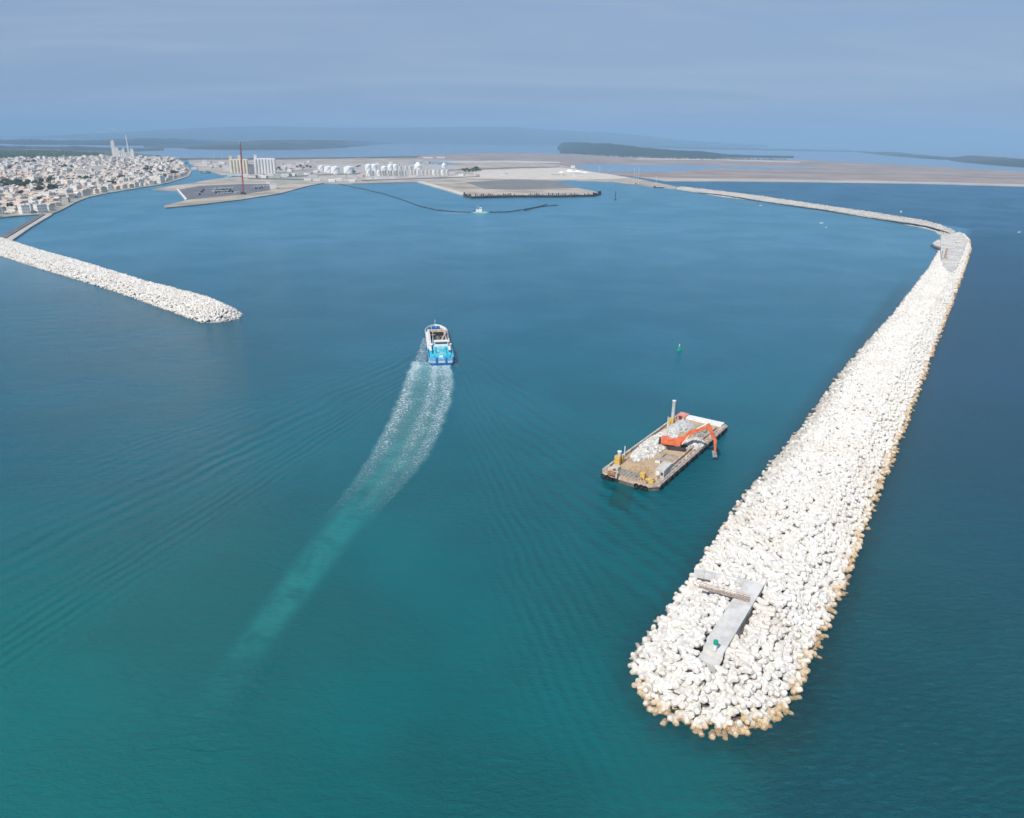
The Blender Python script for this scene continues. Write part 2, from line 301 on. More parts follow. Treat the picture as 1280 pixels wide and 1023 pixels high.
def foam_mat(name,kind):
    m,nt,b,o=new(name); g,c,h,ou=water_nodes(nt,b,True); uv=N(nt,'ShaderNodeUVMap'); s=N(nt,'ShaderNodeSeparateXYZ',ins={0:uv.outputs[0]}); U,Vv=s.outputs[0],s.outputs[1]
    warp=N(nt,'ShaderNodeTexNoise'); warp.inputs['Scale'].default_value=.34; warp.inputs['Detail'].default_value=5; nt.links.new(g,warp.inputs['Vector'])
    wv=N(nt,'ShaderNodeVectorMath',operation='MULTIPLY_ADD',ins={0:warp.outputs[1],1:(4.5,4.5,0),2:g})
    vo=nt.nodes.new('ShaderNodeTexVoronoi'); vo.feature='DISTANCE_TO_EDGE'; vo.inputs['Scale'].default_value=.8; nt.links.new(wv.outputs[0],vo.inputs['Vector'])
    vo2=nt.nodes.new('ShaderNodeTexVoronoi'); vo2.feature='DISTANCE_TO_EDGE'; vo2.inputs['Scale'].default_value=2.4; nt.links.new(wv.outputs[0],vo2.inputs['Vector'])
    lace=mth(nt,'ADD',mth(nt,'MULTIPLY',mth(nt,'SUBTRACT',1.,sstep(nt,vo.outputs[0],.0,.16)),.6),mth(nt,'MULTIPLY',mth(nt,'SUBTRACT',1.,sstep(nt,vo2.outputs[0],.0,.22)),.4))
    fine=noise(nt,g,1.5,5,.75); med=noise(nt,g,.13,5,.65); e=mth(nt,'ABSOLUTE',mth(nt,'MULTIPLY_ADD',U,2.,-1.)); e=mth(nt,'MULTIPLY_ADD',mth(nt,'SUBTRACT',med,.5),.35,e)
    if kind=='wash':     # whole wake: churned foam near the ship, then a pale turbid trail
        fe=.62; fade=mth(nt,'SUBTRACT',1.,sstep(nt,Vv,fe*.45,fe*1.2)); near=mth(nt,'SUBTRACT',1.,sstep(nt,Vv,0.,fe*.3))
        ring=mth(nt,'MULTIPLY',sstep(nt,e,.25,.62),mth(nt,'SUBTRACT',1.,sstep(nt,e,.70,.95))); inside=mth(nt,'SUBTRACT',1.,sstep(nt,e,.74,.92))
        mid=mth(nt,'MULTIPLY',mth(nt,'SUBTRACT',1.,sstep(nt,mth(nt,'ABSOLUTE',mth(nt,'MULTIPLY_ADD',U,2.,-1.15)),.02,.3)),.5)
        dens=mth(nt,'ADD',mth(nt,'ADD',mth(nt,'MULTIPLY',ring,.52),mid),mth(nt,'MULTIPLY',inside,mth(nt,'MULTIPLY_ADD',near,.34,.40))); dens=mth(nt,'MULTIPLY',dens,fade)
        x=mth(nt,'ADD',lace,mth(nt,'MULTIPLY_ADD',fine,.7,mth(nt,'MULTIPLY',med,.5))); th=mth(nt,'MULTIPLY_ADD',dens,-.80,1.62); fo=sstep(nt,mth(nt,'SUBTRACT',x,th),-.10,.55)
        fo=mth(nt,'MULTIPLY',mth(nt,'MAXIMUM',fo,mth(nt,'MULTIPLY',mth(nt,'MULTIPLY',dens,.30),sstep(nt,fine,.3,.65))),mth(nt,'MULTIPLY',sstep(nt,dens,.02,.2),.84))
        tw_=mth(nt,'MULTIPLY',mth(nt,'SUBTRACT',1.,sstep(nt,e,.25,.80)),mth(nt,'SUBTRACT',1.,sstep(nt,Vv,.8,1.))); tur=mth(nt,'MAXIMUM',mth(nt,'MULTIPLY',mth(nt,'MULTIPLY',inside,fade),.75),mth(nt,'MULTIPLY',tw_,mth(nt,'MULTIPLY_ADD',sstep(nt,med,.34,.6),.7,.3)))
        col=mixc(nt,tur,c,mixc(nt,near,(.010,.185,.18),(.04,.33,.34)))
    elif 1:                # narrow bow wash
        env=mth(nt,'MULTIPLY',mth(nt,'SUBTRACT',1.,sstep(nt,e,.35,.85)),mth(nt,'MULTIPLY',sstep(nt,Vv,0.,.12),mth(nt,'SUBTRACT',1.,sstep(nt,Vv,.5,1.)) if kind!='port' else 1.))
        x=mth(nt,'ADD',lace,mth(nt,'MULTIPLY',fine,.7)); fo=mth(nt,'MULTIPLY',sstep(nt,mth(nt,'SUBTRACT',x,mth(nt,'MULTIPLY_ADD',env,-.75,1.35)),-.1,.5),mth(nt,'MULTIPLY',sstep(nt,env,.02,.25),.62 if kind=='port' else .8)); col=c
    nt.links.new(mixc(nt,fo,col,(.74,.82,.86)),b.inputs['Base Color']); rg=b.inputs['Roughness'].links[0].from_socket; nt.links.new(mth(nt,'MULTIPLY_ADD',fo,.6,rg),b.inputs['Roughness'])
    h=mth(nt,'ADD',h,mth(nt,'MULTIPLY',fo,.3))
    bp=nt.nodes.new('ShaderNodeBump'); bp.inputs['Distance'].default_value=1.; bp.inputs['Strength'].default_value=1.; nt.links.new(h,bp.inputs['Height']); nt.links.new(bp.outputs[0],b.inputs['Normal'])
    return m
ribbon('wake_foam',GS([(511,452),(498,480),(487,510),(469,545),(450,580),(427,612),(398,645),(368,680),(325,735),(285,790),(240,850),(180,930)]),GS([(568,452),(574,480),(569,510),(556,545),(539,577),(514,606),(482,638),(458,675),(412,735),(367,795),(322,855),(270,940)]),.004,foam_mat('wash_foam','wash'),nu=14,kind='stuff',label='white foam streaks and pale turquoise trail churned up behind the ship')
ribbon('bow_foam',GS([(528,420),(522,433),(516,444),(511.5,451.6)]),GS([(534,422),(537,436),(539,444),(540,451.6)]),.008,foam_mat('side_foam','port'),kind='stuff',label='white foam running along the port side of the ship')
ribbon('starboard_foam',GS([(559,425),(560.5,438),(563,450),(566,466)]),GS([(564,425),(569,438),(574,450),(582,466)]),.012,foam_mat('side_foam_thin','bow'),kind='stuff',label='thin foam along the starboard side of the ship')
# ------------------------------------------------------------------ armour units
def armour_base():
    mb=MB()
    def leg(d,l,r0,r1,n=6):
        d=Vector(d).normalized(); a=d.orthogonal().normalized(); b=d.cross(a); vs=[]
        for t,r in((0,r0),(.72,(r0+r1)/2*1.03),(.93,r1),(1.,r1*.72)):
            for i in range(n): q=2*PI*(i+.5)/n; vs.append(d*(l*t)+a*(r*math.cos(q))+b*(r*math.sin(q)))
        fs=[(k*n+i,k*n+(i+1)%n,(k+1)*n+(i+1)%n,(k+1)*n+i) for k in range(3) for i in range(n)]
        mb.add(vs,fs); mb.add(vs[-n:],[(0,1,2,3),(0,3,4,5)])
    for d in((1,0,.30),(-1,0,.30),(0,1,-.30),(0,-1,-.30)): leg(d,1.78,.86,.60)
    leg((.1,.1,1),.86,.9,.66); leg((0,0,-1),1.1,.86,.62)
    return np.array([tuple(v) for v in mb.v]),np.array(mb.f)
AV,AF=armour_base()
am,nt,b,o=new('armour_concrete'); g=nt.nodes.new('ShaderNodeNewGeometry').outputs['Position']; s=N(nt,'ShaderNodeSeparateXYZ',ins={0:g}); Z=s.outputs[2]
n1=noise(nt,g,.35,4,.6); n2=noise(nt,g,.06,3,.5); n3=noise(nt,g,2.2,4,.7)
c=mixc(nt,sstep(nt,n1,.35,.7),(.73,.70,.645),(.61,.58,.53)); c=mixc(nt,sstep(nt,n2,.5,.72),c,(.64,.59,.52)); c=mixc(nt,mth(nt,'MULTIPLY',sstep(nt,n3,.58,.75),.35),c,(.45,.41,.36))
X_,Y_=s.outputs[0],s.outputs[1]; sd_=mth(nt,'MULTIPLY_ADD',X_,.8488,mth(nt,'MULTIPLY_ADD',Y_,-.5287,-(A0[0]*.8488-A0[1]*.5287))); hd_=mth(nt,'SUBTRACT',1.,sstep(nt,Y_,108,128)); fm=mth(nt,'MULTIPLY',mth(nt,'MULTIPLY_ADD',mth(nt,'MAXIMUM',sstep(nt,sd_,-6,10),mth(nt,'MULTIPLY',hd_,.9)),.86,.14),mth(nt,'GREATER_THAN',X_,0.))
zz=mth(nt,'MULTIPLY_ADD',n1,-2.4,mth(nt,'MULTIPLY_ADD',n2,-2.,Z)); zz=mth(nt,'ADD',zz,1.0); fm=mth(nt,'MULTIPLY',fm,sstep(nt,n3,.25,.5)); lf=mth(nt,'MULTIPLY',mth(nt,'SUBTRACT',1.,sstep(nt,sd_,-15,-7)),mth(nt,'MULTIPLY',sstep(nt,n1,.40,.52),sstep(nt,Y_,150,260))); c=mixc(nt,mth(nt,'MULTIPLY',mth(nt,'MULTIPLY',lf,mth(nt,'GREATER_THAN',X_,0.)),.6),c,(.26,.235,.20)); c=mixc(nt,mth(nt,'MULTIPLY',fm,mth(nt,'SUBTRACT',1.,sstep(nt,zz,-1.1,.55))),c,(.54,.37,.18)); c=mixc(nt,mth(nt,'SUBTRACT',1.,sstep(nt,mth(nt,'MULTIPLY_ADD',n3,-1.2,Z),-1.0,.25)),c,(.15,.11,.07))
nt.links.new(c,b.inputs['Base Color']); b.inputs['Roughness'].default_value=.92; b.inputs['Specular IOR Level'].default_value=.15
def tiltrot(n,sg=.42):
    a=NP.uniform(0,2*PI,n); t=NP.normal(0,sg,n); b=NP.uniform(0,2*PI,n); ca,sa,ct,st_=np.cos(a),np.sin(a),np.cos(t),np.sin(t); o=np.zeros(n); l=np.ones(n)
    Rz=np.stack([np.stack([ca,-sa,o],1),np.stack([sa,ca,o],1),np.stack([o,o,l],1)],1); cb_,sb_=np.cos(b),np.sin(b)
    Rb=np.stack([np.stack([cb_,-sb_,o],1),np.stack([sb_,cb_,o],1),np.stack([o,o,l],1)],1); Rx=np.stack([np.stack([l,o,o],1),np.stack([o,ct,-st_],1),np.stack([o,st_,ct],1)],1)
    return np.einsum('nij,njk,nlk,nlm->nim',Rb,Rx,Rb,Rz)
def field(poly,step,crest,slope,ins,hole=None):
    P=np.array(poly); x0,y0=P.min(0); x1,y1=P.max(0); gx,gy=np.meshgrid(np.arange(x0,x1,step),np.arange(y0,y1,step*.87)); gx=gx+(np.arange(gx.shape[0])%2)[:,None]*step/2
    Q=np.stack([gx.ravel(),gy.ravel()],1)+NP.uniform(-.32,.32,(gx.size,2))*step; Q=Q[inpoly(Q,poly)]; d=dline(Q,poly,True); k=d>ins; Q=Q[k]; d=d[k]
    z=np.minimum(crest,(d-ins)*slope-.6)
    if hole is not None: k=hole(Q); Q=Q[k]; z=z[k]
    return np.concatenate([Q,(z+NP.uniform(-.22,.25,len(Q)))[:,None]],1)
_a=Vector(G(891,812,6.6)); _b=Vector(G(944,727,6.6)); _d=(_b-_a).normalized(); _n=Vector((-_d.y,_d.x)); SLAB=[tuple(_a-_d*3.6+_n*2.7),tuple(_b+_d*.6+_n*2.7),tuple(_b+_d*.6-_n*2.6),tuple(_a-_d*3.6-_n*2.6)]
corner=GS([(1176,296),(1200,290),(1210,300),(1196,335),(1187,345),(1176,335)],4)
def hole(Q): return ~inpoly(Q,SLAB)&~(inpoly(Q,corner)&(NP.rand(len(Q))<.995))
T=field(BW,2.06,5.35,.62,.9,hole)
dc=np.linalg.norm(T-np.array([0,0,H]),axis=1); T=T[np.argsort(dc)]; NI=300
meshes=[]
for q in range(4):
    meshes.append(npmesh('armour_block',AV*(1+NP.uniform(-.03,.03,AV.shape)),AF,am))
for k in range(NI):
    x,y,z=T[k]; o=bpy.data.objects.new('armour_block',meshes[k%4]); COL.objects.link(o); o.location=(x,y,z); o.rotation_euler=Matrix(tiltrot(1)[0].tolist()).to_euler(); sc=NP.uniform(.74,.92); o.scale=(sc,)*3
    if z<.75: tag(o,'ochre stained concrete armour block at the waterline around the rounded near head of the breakwater','armour block','ochre stained armour blocks along the waterline')
    else: tag(o,'dry white concrete armour block piled on the rounded near head of the long breakwater','armour block','white armour blocks on the breakwater head')
under=field(BW,2.3,3.0,.55,2.2,lambda Q:(Q[:,1]<420)&~inpoly(Q,SLAB)); rest=np.concatenate([T[NI:],under]); V,F=scatter(AV,AF,rest,tiltrot(len(rest)),NP.uniform(.74,.92,len(rest)))
link('armour_blocks',npmesh('armour_blocks',V,F,am),kind='stuff',label='white concrete armour blocks covering the long breakwater beyond its near head',group='white armour blocks on the breakwater')
def hfield(name,poly,step,crest,slope,ins,m,rough=.4,zb=-1.5,**t):
    P=np.array(poly); x0,y0=P.min(0)-step; x1,y1=P.max(0)+step; X=np.arange(x0,x1+step,step); Y=np.arange(y0,y1+step,step); gx,gy=np.meshgrid(X,Y); Q=np.stack([gx.ravel(),gy.ravel()],1)
    ins_=inpoly(Q,poly); d=dline(Q,poly,True); sgn=np.where(ins_,d,-d); z=np.clip((sgn-ins)*slope,zb,crest)+NP.uniform(-rough,rough,len(Q)); n=len(X)
    i,j=np.meshgrid(np.arange(n-1),np.arange(len(Y)-1)); k=(j*n+i).ravel(); F=np.stack([k,k+1,k+n+1,k+n],1); F=F[(sgn[F]>-step*1.5).any(1)]
    u,inv=np.unique(F,return_inverse=True); V=np.concatenate([Q,z[:,None]],1)[u]
    return link(name,npmesh(name,V,inv.reshape(-1,4),m),**t)
core=mat('quarry_run_core',(.13,.12,.11),.95,.3,.3,(.08,.075,.07))
hfield('breakwater_core',BW,2.5,2.5,.5,4.,core,.3,kind='structure',label='rubble core of the long breakwater under its armour')
crestm=mat('crest_gravel',(.62,.59,.54),.95,.15,.09,(.42,.395,.36),.3)
MB().prism(corner,1.,4.3).build('breakwater_crest_platform',crestm,kind='structure',label='pale gravel platform at the far corner of the breakwater')
cp=NP.uniform(np.array(corner).min(0),np.array(corner).max(0),(900,2)); cp=cp[inpoly(cp,corner)]; dd_=dline(cp,corner,True); cp=cp[(dd_<7)|(NP.rand(len(cp))<.10)]; icv=np.array(ICO[0]); V,F=scatter(icv*np.array([1,.85,.7]),np.array(ICO[1]),np.concatenate([cp,np.full((len(cp),1),4.3)],1),randrot(len(cp)),NP.uniform(.5,1.5,len(cp)))
link('loose_rocks',npmesh('loose_rocks',V,F,mat('crest_rock',(.62,.59,.54),.95,.25,.4,(.36,.33,.3))),kind='stuff',label='loose pale rocks scattered on the gravel platform at the breakwater corner')
# left breakwater
lbT=[(-60,288),(17,303),(60,317),(100,328),(160,346),(195,357),(250,371),(275,378),(296,387),(304,393)]; lbB=[(304,393),(300,399),(275,404),(250,404),(225,395),(200,386),(150,368),(100,352),(50,337),(0,321),(-60,304)]
LB=GS(lbT)+GS(lbB)[1:]
T2=field(LB,1.9,4.4,.62,.8); V,F=scatter(AV,AF,T2,tiltrot(len(T2)),NP.uniform(.64,.82,len(T2)))
link('left_armour_blocks',npmesh('left_armour_blocks',V,F,am),kind='stuff',label='white concrete armour blocks of the shorter breakwater on the left')
hfield('left_breakwater_core',LB,3.,3.,.55,3.,core,.3,kind='structure',label='rubble core of the shorter breakwater')
# crown slab with access ways and beacon
def cw(*pts,z=6.6): return [G(a,b,z) for a,b in pts]
slab=thing('crown_slab','long pale concrete crown slab set among the armour blocks near the breakwater head','concrete slab')
zt=6.6; s0=G(891,812,zt); s1_=G(944,727,zt); sdv=Vector((s1_[0]-s0[0],s1_[1]-s0[1])); sL=sdv.length; sang=math.atan2(sdv.y,sdv.x); slab.location=(s0[0],s0[1],0); slab.rotation_euler=(0,0,sang)
print('slab',sL,SLAB)
c1=mat('slab_concrete',(.66,.64,.60),.9,.15,.3,(.50,.48,.45),.01); c2=mat('slab_front_concrete',(.62,.60,.56),.9,.12,.4)
for i in range(5):
    a=sL*i/5; L=sL/5-.04; MB().box((a+L/2,-.1,4.4),(L,4.0,4.4-.05*(i%2))).build('slab_section',c1,slab)
MB().box((-1.5,-.1,3.6),(2.96,4.2,3.6)).build('slab_step',c2,slab)
MB().box((sL*.46,2.1,5.2),(sL*.7,.3,2.2)).build('edge_kerb',c2,slab)
def strip(name,a,b,w,z0,th,m,**t):
    o=MB(); p=Vector(G(*a,z0)); q=Vector(G(*b,z0)); L=(q-p).length; r=thing(name,t.get('label'),t.get('cat'),(p.x,p.y,0),math.atan2((q-p).y,(q-p).x)); return r,L
r,L=strip('access_way',(868,713),(934,727),2,6.,.3,c1,label='grey concrete access way crossing the blocks to the far end of the crown slab',cat='walkway')
for i in range(5): MB().box((L*(i+.5)/5,0,5.4),(L/5-.06,1.9,1.2)).build('deck_section',c1,r)
r,L=strip('gangway',(874,733),(936,750),1,7.,.2,c1,label='brown steel gangway with rails reaching the crown slab',cat='gangway')
rs=mat('rusty_steel',(.36,.25,.18),.7,.3,1.5,(.5,.42,.34)); MB().box((L/2,0,6.9),(L,.9,.12)).build('walking_deck',rs,r)
for sgn in(-1,1):
    m_=MB(); m_.box((L/2,sgn*.5,7.75),(L,.09,.09)); m_.box((L/2,sgn*.5,7.35),(L,.06,.06))
    for i in range(9): m_.box((L*i/8,sgn*.5,7.3),(.08,.08,.9))
    m_.build('handrail',rs,r)
bp_=G(893.5,813,6.6); r=thing('beacon','small green beacon on a white post standing on the near end of the crown slab','beacon',(bp_[0],bp_[1],6.6))
MB().cyl((0,0,0),(0,0,1.5),.34,.34,12).build('post',white,r); MB().cyl((0,0,1.52),(0,0,2.25),.48,.48,14).build('lantern_drum',green,r); MB().cyl((0,0,2.27),(0,0,2.5),.22,.1,10).build('lantern',green,r)
gr_=mat('grey_rubble',(.42,.41,.39),.95,.2,.5)
# ------------------------------------------------------------------ ship
def spz(m): return m
st=Vector(G(552,457)); bw_=Vector(G(544,413.5)); hd=(bw_-st); SLn=hd.length; ang=math.atan2(hd.y,hd.x)-PI/2; ctr=(st+bw_)/2
print('ship',SLn,ctr)
SH=thing('hopper_ship','small blue and white hopper ship with a turquoise stern deck steaming into the harbour','ship',(ctr.x,ctr.y,0),ang)
hl=SLn/2; bw2=5.9
def hullring(z,k,fl):  # outline port->starboard from stern
    pts=[(-bw2*.86,-hl),(-bw2,-hl+2.2),(-bw2,hl*.62),(-bw2*.86,hl*.78),(-bw2*.5,hl*.93),(0,hl*fl)]
    return [(x*k,y,z) for x,y in pts]+[(-x*k,y,z) for x,y in pts[::-1][1:]]
def hull(name,zs,m,par):
    mb=MB(); rings=[hullring(z,k,f) for z,k,f in zs]; n=len(rings[0]); vs=[v for r in rings for v in r]
    fs=[(q*n+i,q*n+(i+1)%n,(q+1)*n+(i+1)%n,(q+1)*n+i) for q in range(len(rings)-1) for i in range(n)]; mb.add(vs,fs); return mb,n
mb,n=hull('h',[(-.6,.93,.96),(.6,.97,.98),(1.2,1.,1.)],blue,SH); mb.build('lower_hull',blue,SH)
mb,n=hull('h',[(1.2,1.003,1.),(2.6,1.01,1.01)],lblue,SH); mb.build('hull',mat('hull_upper_paint',(.55,.66,.76),.4,.2,.4),SH)
deckm=mat('grey_deck',(.42,.43,.42),.8,.3,.5,(.5,.36,.26))
# deck plates around the open hold
hy0,hy1,hx=-hl*.40,hl*.60,3.9
d=MB(); d.prism([(x,y) for x,y,z in hullring(0,.995,1.) if y>hy1-1e-3]+[(bw2,hy1),(-bw2,hy1)],2.4,2.6); d.build('fore_deck',mat('fore_deck_paint',(.60,.56,.50),.7,.2,.5),SH)
MB().prism([(-bw2*.86,-hl+.05),(-bw2,-hl+2.2),(-bw2,hy0),(bw2,hy0),(bw2,-hl+2.2),(bw2*.86,-hl+.05)],2.2,2.6).build('aft_deck',turq,SH)
for sx in(-1,1): MB().box((sx*(bw2+hx)/2,(hy0+hy1)/2,2.5),((bw2-hx)-.1,hy1-hy0-.02,.2)).build('side_deck',deckm if sx>0 else white,SH)
Hd=MB(); Hd.box((0,(hy0+hy1)/2,-.2),(2*hx,hy1-hy0,.1))
for sx in(-1,1): Hd.box((sx*(hx-.06),(hy0+hy1)/2,1.2),(.1,hy1-hy0,2.8))
Hd.box((0,hy0+.06,1.2),(2*hx-.3,.1,2.8)); Hd.box((0,hy1-.06,1.2),(2*hx-.3,.1,2.8)); Hd.build('cargo_hold',wetd,SH)
C_=MB(); C_.box((-hx-.25,(hy0+hy1)/2,3.4),(.9,hy1-hy0,1.7)); C_.build('port_coaming',mat('coaming_paint',(.72,.68,.66),.6,.2,.5),SH)
C_=MB(); C_.box((hx+.2,(hy0+hy1)/2,3.3),(.6,hy1-hy0,1.5)); C_.build('starboard_coaming',mat('coaming_rusty',(.5,.38,.32),.7,.3,.4,(.62,.5,.46)),SH)
C_=MB(); C_.box((0,hy1+.5,3.2),(2*hx+1.4,1.,1.3)); C_.build('forward_bulkhead',mat('bulkhead_tan',(.66,.55,.42),.7,.2,.5),SH)
# spoil and grab boom lying in the starboard half of the hold
sp_=MB(); 
for i in range(46): sp_.rock((R_.uniform(.3,hx-.3),R_.uniform(hy0+1.5,hy1-3),R_.uniform(-.1,1.3)),R_.uniform(.8,1.7))
sp_.build('rock_cargo',mat('rock_cargo',(.20,.15,.12),.95,.3,.5,(.12,.09,.07)),SH)
cr=MB(); cr.bar((hx+1.3,hy1-3,3.),(1.6,hy0+6,5.4),.8,.9); cr.bar((hx+1.3,hy1-3,2.6),(hx+1.3,hy1-3,4.2),1.6,1.8); cr.build('crane_boom',mat('crane_pink_grey',(.55,.46,.46),.6,.2,.5),SH)
for q in range(3): MB().cyl((hx+1.6,hy0+6+q*7,2.6),(hx+1.6,hy0+6+q*7,4.3),.45,.35).build('vent_post',(dgrey,white,rs)[q],SH)
# accommodation
A_=MB(); A_.box((.5,hy0-3.6,3.7),(7.4,6.,2.2)); A_.build('deckhouse',mat('deckhouse_turquoise',(.05,.43,.55),.5,.2,.6,(.35,.62,.68)),SH)
Wh=MB(); Wh.box((.8,hy0-1.9,5.9),(6.6,2.6,2.2)); wh=Wh.build('wheelhouse',white,SH)
MB().box((.8,hy0-1.9,7.1),(7.,3.,.22)).build('wheelhouse_roof',white,wh)
for yy in(hy0-3.26,hy0-.54): MB().box((.8,yy,6.3),(5.8,.12,.7)).build('window_band',glass,wh)
for sx in(-1,1): MB().box((sx*4.6,hy0-1.9,5.45),(2.6,1.8,.3)).build('bridge_wing',white,SH); MB().box((sx*4.6,hy0-6.,4.6),(1.1,8,.25)).build('side_gallery',white,SH)
D_=MB(); D_.box((0,-hl+5.6,3.3),(6.6,6.4,1.4)); D_.build('engine_casing',turq,SH)
MB().box((0,-hl+6.6,4.12),(6.2,3.,.2)).build('boat_deck',mat('pale_turquoise',(.25,.62,.68),.6,.2,.6),SH)
for sx in(-1,1): MB().cyl((sx*2.4,-hl+6,4.),(sx*2.4,-hl+6,7.2),.55,.5).build('funnel',turq,SH); MB().box((sx*3.6,-hl+3.6,3.3),(1.,3.4,1.4)).build('deck_locker',turq,SH)
win=MB(); win.cyl((-.9,-hl+2.4,3.4),(.9,-hl+2.4,3.4),.75,.75,12); win.build('stern_winch',white,SH)
bl=MB()
for (x,y,dx,dy) in((0,-hl-.02,bw2*1.74,.25),): bl.box((x,y,3.1),(dx,dy,1.3))
for sx in(-1,1): bl.bar((sx*bw2*.87,-hl,3.1),(sx*(bw2+.04),-hl+2.2,3.1),.25,1.3); bl.bar((sx*(bw2+.04),-hl+2.2,3.1),(sx*(bw2+.04),hy0,3.1),.25,1.2)
bl.build('stern_bulwark',lblue,SH)
for x in(-2.2,2.2): MB().box((x,-hl-.22,2.5),(.9,.2,2.6)).build('stern_fender',blue,SH)
f=MB()
for sx in(-1,1):
    R1=hullring(3.1,1.,1.); pts=[p for p in R1 if p[1]>=hl*.6 and p[0]*sx>=-.01]; pts.sort(key=lambda p:p[1])
    for a,bb in zip(pts,pts[1:]): f.bar(a,bb,.2,1.2)
f.build('bow_bulwark',white,SH)
for x,y in((-3.4,hl*.70),(-1.3,hl*.76),(1.4,hl*.76)): MB().box((x,y,3.5),(1.7,1.8,1.8)).build('windlass',blue,SH)
MB().box((0,hl*.84,3.4),(3.,1.6,1.2)).build('hatch_cover',lblue,SH)
m1=MB(); m1.cyl((-.2,hl*.86,2.6),(-.2,hl*.86,7.6),.14,.07,8); m1.box((-.2,hl*.86,6.6),(.5,.5,.5)); m1.build('fore_mast',mat('mast_paint',(.6,.66,.7),.5),SH)
m1=MB(); m1.cyl((-3.1,hy0-1,5.2),(-3.1,hy0-1,11.5),.18,.1,8); m1.bar((-4.3,hy0-1,10),(-1.9,hy0-1,10),.12); m1.build('signal_mast',white,SH)
for i in range(7):
    y=-hl+4+i*2.8; MB().ring((bw2+.35,y,2.),(1,0,0),.55,.22).build('tyre_fender',black,SH)
rl=MB()
for sx in(-1,1):
    rl.bar((sx*(bw2-.1),hy0,3.7),(sx*(bw2-.1),hy1,3.7),.07)
    for i in range(14): y=hy0+(hy1-hy0)*i/13; rl.bar((sx*(bw2-.1),y,2.6),(sx*(bw2-.1),y,3.7),.07)
rl.build('railing',white,SH)
# ------------------------------------------------------------------ work barge
zd=2.3
pA=Vector(G(755,590,zd)); pB=Vector(G(814,608,zd)); pC=Vector(G(902,531,zd)); pD=Vector(G(856,517.5,zd))
print('barge',(pB-pA).length,(pC-pB).length,(pD-pA).length,(pC-pD).length)
ax=((pD-pA).normalized()+(pC-pB).normalized()).normalized(); bc=(pA+pB+pC+pD)/4; bang=math.atan2(ax.y,ax.x)-PI/2; hw=9.6; bl_=((pC-pB).length+(pD-pA).length)/4
BG=thing('work_barge','long flat work barge with tan dusty deck and tyre fenders moored beside the breakwater','barge',(bc.x,bc.y,0),bang)
ca,sa=math.cos(-bang),math.sin(-bang)
def BL(px,py,z=zd):          # deck point under a photo pixel, in barge axes
    q=Vector(G(px,py,z))-bc; return (q.x*ca-q.y*sa,q.x*sa+q.y*ca)
def BW_(x,y,z=zd): return (bc.x+x*math.cos(bang)-y*math.sin(bang),bc.y+x*math.sin(bang)+y*math.cos(bang),z)
ch=2.6
out=[(-hw+ch*.6,-bl_),(hw-ch,-bl_),(hw,-bl_+ch),(hw,bl_-1),(hw-1,bl_),(-hw+1,bl_),(-hw,bl_-1),(-hw,-bl_+ch)]
hm=mat('barge_hull_rust',(.20,.145,.12),.8,.3,.4,(.36,.28,.23))
h=MB(); n=len(out); vs=[(x*.985,y*.985,-.6) for x,y in out]+[(x,y,.9) for x,y in out]+[(x,y,zd-.12) for x,y in out]
h.add(vs,[(q*n+i,q*n+(i+1)%n,(q+1)*n+(i+1)%n,(q+1)*n+i) for q in range(2) for i in range(n)]); h.build('hull',hm,BG)
rb=MB(); 
for i in range(n):
    a,b2=out[i],out[(i+1)%n]; rb.bar((a[0]*1.01,a[1]*1.003,1.75),(b2[0]*1.01,b2[1]*1.003,1.75),.45,.7)
rb.build('rubbing_strake',rustw,BG)
MB().prism(out,zd-.12,zd).build('deck',tan,BG)
bu=MB(); bu.box((-hw+1.3,-1,zd+.6),(.5,2*bl_-10,1.2)); bu.build('port_bulwark',mat('bulwark_cream',(.66,.58,.46),.8,.25,.6),BG)
bu=MB(); bu.box((hw-2.0,-1,zd+.5),(.4,2*bl_-12,1.)); bu.build('starboard_bulwark',rustw,BG)
for sx in(-1,1): MB().box((sx*(hw-.5),0,zd+.06),(.9,2*bl_-5,.12)).build('side_walkway',mat('walkway_pink_grey',(.52,.46,.42),.8,.25,.7),BG)
for i in range(15):
    y=-bl_+3.4+i*(2*bl_-6)/14+R_.uniform(-.7,.7); MB().ring((hw+.4,y,1.15),(1,.1*R_.uniform(-1,1),0),.55,.24).build('tyre_fender',black,BG)
for x in(-8,-6.6,-5.2,3.4,5.,6.4): MB().ring((x,-bl_-.45,1.1),(0,1,0),.62,.27).build('tyre_fender',black,BG)
# far end: white plated deck and red box
MB().box((1.2,bl_-2.2,zd+.35),(14.6,3.4,.7)).build('stern_plate',white,BG)
MB().box((-hw+2.6,bl_-2.9,zd+.6),(3.4,4.8,1.2)).build('stern_locker',mat('faded_red_paint',(.60,.16,.13),.7,.3,.8,(.7,.4,.36)),BG)
# spud piles
def spud(px,py,ht,r,zt0,lab,hous=True):
    x,y=BL(px,py); o=MB().cyl((x,y,zd-3),(x,y,zd+ht),r,r,12).build('spud_pile',mat('spud_grey',(.52,.54,.54),.5,.15,.8),BG)
    if hous:
        k=MB(); k.box((x,y-r-.5,zd+1.6),(1.8,.9,3.2)); k.box((x,y+r+.5,zd+1.3),(1.8,.8,2.6)); k.build('spud_housing',yellow,BG)
    MB().cyl((x,y,zd+ht),(x,y,zd+ht+.25),r*1.15,r*1.15,12).build('pile_cap',white,o)
spud(840,532,9.5,.62,0,''); spud(773.5,580,4.2,.62,0,'')
for px,py,ht in((834,536,4.6),(780,577,5.4)):
    x,y=BL(px,py); MB().cyl((x,y,zd),(x,y,zd+ht),.16,.14,8).build('light_pole',white,BG)
